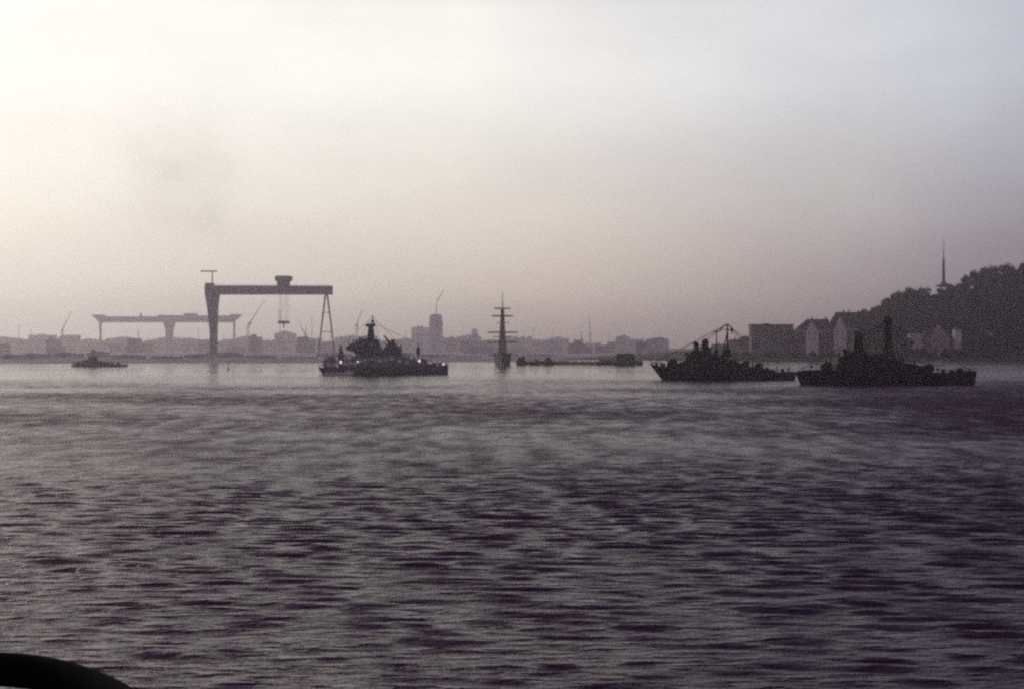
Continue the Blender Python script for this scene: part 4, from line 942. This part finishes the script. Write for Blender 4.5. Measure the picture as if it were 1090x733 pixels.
# azimuth from the veiled sun, 0 = towards it, 1 = opposite
az = nt.nodes.new('ShaderNodeMath'); az.operation = 'ARCTAN2'; L(sp.outputs['X'], az.inputs[0]); L(sp.outputs['Y'], az.inputs[1])
daz = mth('DIVIDE', mth('ABSOLUTE', mth('SUBTRACT', az.outputs[0], R(-34))), math.pi, True)
el = mth('DIVIDE', mth('ARCSINE', sp.outputs['Z']), math.pi/2, True)    # 0 horizon .. 1 zenith
hor = ramp(daz, [(0.0, (0.76, 0.74, 0.69)), (0.09, (0.66, 0.615, 0.56)), (0.20, (0.36, 0.285, 0.27)), (0.285, (0.21, 0.155, 0.19)), (0.36, (0.07, 0.05, 0.10)), (1.0, (0.42, 0.36, 0.36))])
low = ramp(daz, [(0.0, (0.84, 0.84, 0.79)), (0.09, (0.84, 0.81, 0.73)), (0.20, (0.66, 0.555, 0.475)), (0.285, (0.26, 0.205, 0.24)), (0.36, (0.09, 0.07, 0.12)), (1.0, (0.42, 0.36, 0.365))])
mid = ramp(daz, [(0.0, (1.06, 1.06, 1.05)), (0.18, (1.03, 1.015, 0.965)), (0.285, (0.68, 0.70, 0.76)), (0.37, (0.22, 0.21, 0.32)), (0.6, (0.20, 0.165, 0.24)), (1.0, (0.40, 0.345, 0.36))])
top = ramp(daz, [(0.0, (0.13, 0.075, 0.15)), (0.4, (0.09, 0.06, 0.13)), (1.0, (0.13, 0.095, 0.18))])
fh = ramp(el, [(0.0, (0, 0, 0)), (0.024, (1, 1, 1))])
fm = ramp(el, [(0.012, (0, 0, 0)), (0.05, (0.30,)*3), (0.115, (1, 1, 1))])
ft = ramp(el, [(0.15, (0, 0, 0)), (0.19, (0.7,)*3), (0.29, (1, 1, 1))])
sk = mix(ft, mix(fm, mix(fh, hor, low), mid), top)
cn = nt.nodes.new('ShaderNodeTexNoise'); cn.inputs['Scale'].default_value = 3.2; cn.inputs['Detail'].default_value = 5; cn.inputs['Roughness'].default_value = 0.55
mp = nt.nodes.new('ShaderNodeMapping'); mp.inputs['Scale'].default_value = (1, 1, 3.0); mp.inputs['Location'].default_value = (0.4, 0.2, 0.1)
L(tc.outputs['Generated'], mp.inputs[0]); L(mp.outputs[0], cn.inputs['Vector'])
cl = ramp(cn.outputs['Fac'], [(0.30, (0.88, 0.88, 0.90)), (0.55, (1.0, 1.0, 1.0)), (0.75, (1.05, 1.05, 1.04))])
sk = mix(1.0, sk, cl, 'MULTIPLY')
def veil(x, y, radius, depth):
    global sk
    v = (at(x, y, 1000) - Vector((0, 0, CAMZ))).normalized()
    d = nt.nodes.new('ShaderNodeVectorMath'); d.operation = 'DISTANCE'; L(tc.outputs['Generated'], d.inputs[0]); d.inputs[1].default_value = v
    wn = nt.nodes.new('ShaderNodeTexNoise'); wn.inputs['Scale'].default_value = 28; wn.inputs['Detail'].default_value = 4; L(tc.outputs['Generated'], wn.inputs['Vector'])
    q = mth('SUBTRACT', 1.0, mth('DIVIDE', mth('ADD', d.outputs['Value'], mth('MULTIPLY', mth('SUBTRACT', wn.outputs['Fac'], 0.5), radius*0.9)), radius), True)
    sk = mix(mth('MULTIPLY', mth('MULTIPLY', q, q), depth), sk, (0.62, 0.60, 0.57))
veil(185, 180, 0.07, 0.55); veil(222, 225, 0.05, 0.4); veil(905, 185, 0.08, 0.5)
sc10 = mix(1.0, sk, (10.0, 10.0, 10.0), 'MULTIPLY')     # the veil of cloud, in the units of the sky texture
final = mix(0.94, sky.outputs[0], sc10)
L(final, bg.inputs['Color'])

ld = bpy.data.lights.new('sun', 'SUN'); ld.energy = 0.55; ld.angle = R(20); ld.color = (1.0, 0.92, 0.82)
lo = bpy.data.objects.new('sun', ld); COL.objects.link(lo)
sd = Vector((math.sin(SUN_AZ)*math.cos(SUN_EL), math.cos(SUN_AZ)*math.cos(SUN_EL), math.sin(SUN_EL)))
lo.rotation_euler = sd.to_track_quat('Z', 'Y').to_euler(); lo.location = (0, 0, 300)

cd = bpy.data.cameras.new('camera'); cam = bpy.data.objects.new('camera', cd); COL.objects.link(cam)
cd.sensor_width = 36; cd.lens = 50; cd.clip_start = 0.1; cd.clip_end = 20000
cam.location = (0, 0, CAMZ); cam.rotation_euler = (R(90) + math.atan((HY-366.5)/F), 0, 0)
SC.camera = cam

vs = SC.view_settings; vs.view_transform = 'Standard'; vs.look = 'None'; vs.exposure = 0; vs.gamma = 1; vs.use_curve_mapping = False
SC.render.engine = 'CYCLES'
cy = SC.cycles
cy.max_bounces = 4; cy.diffuse_bounces = 1; cy.glossy_bounces = 2; cy.volume_bounces = 1; cy.transparent_max_bounces = 4
cy.use_denoising = False; cy.filter_width = 2.5
cy.sample_clamp_indirect = 4
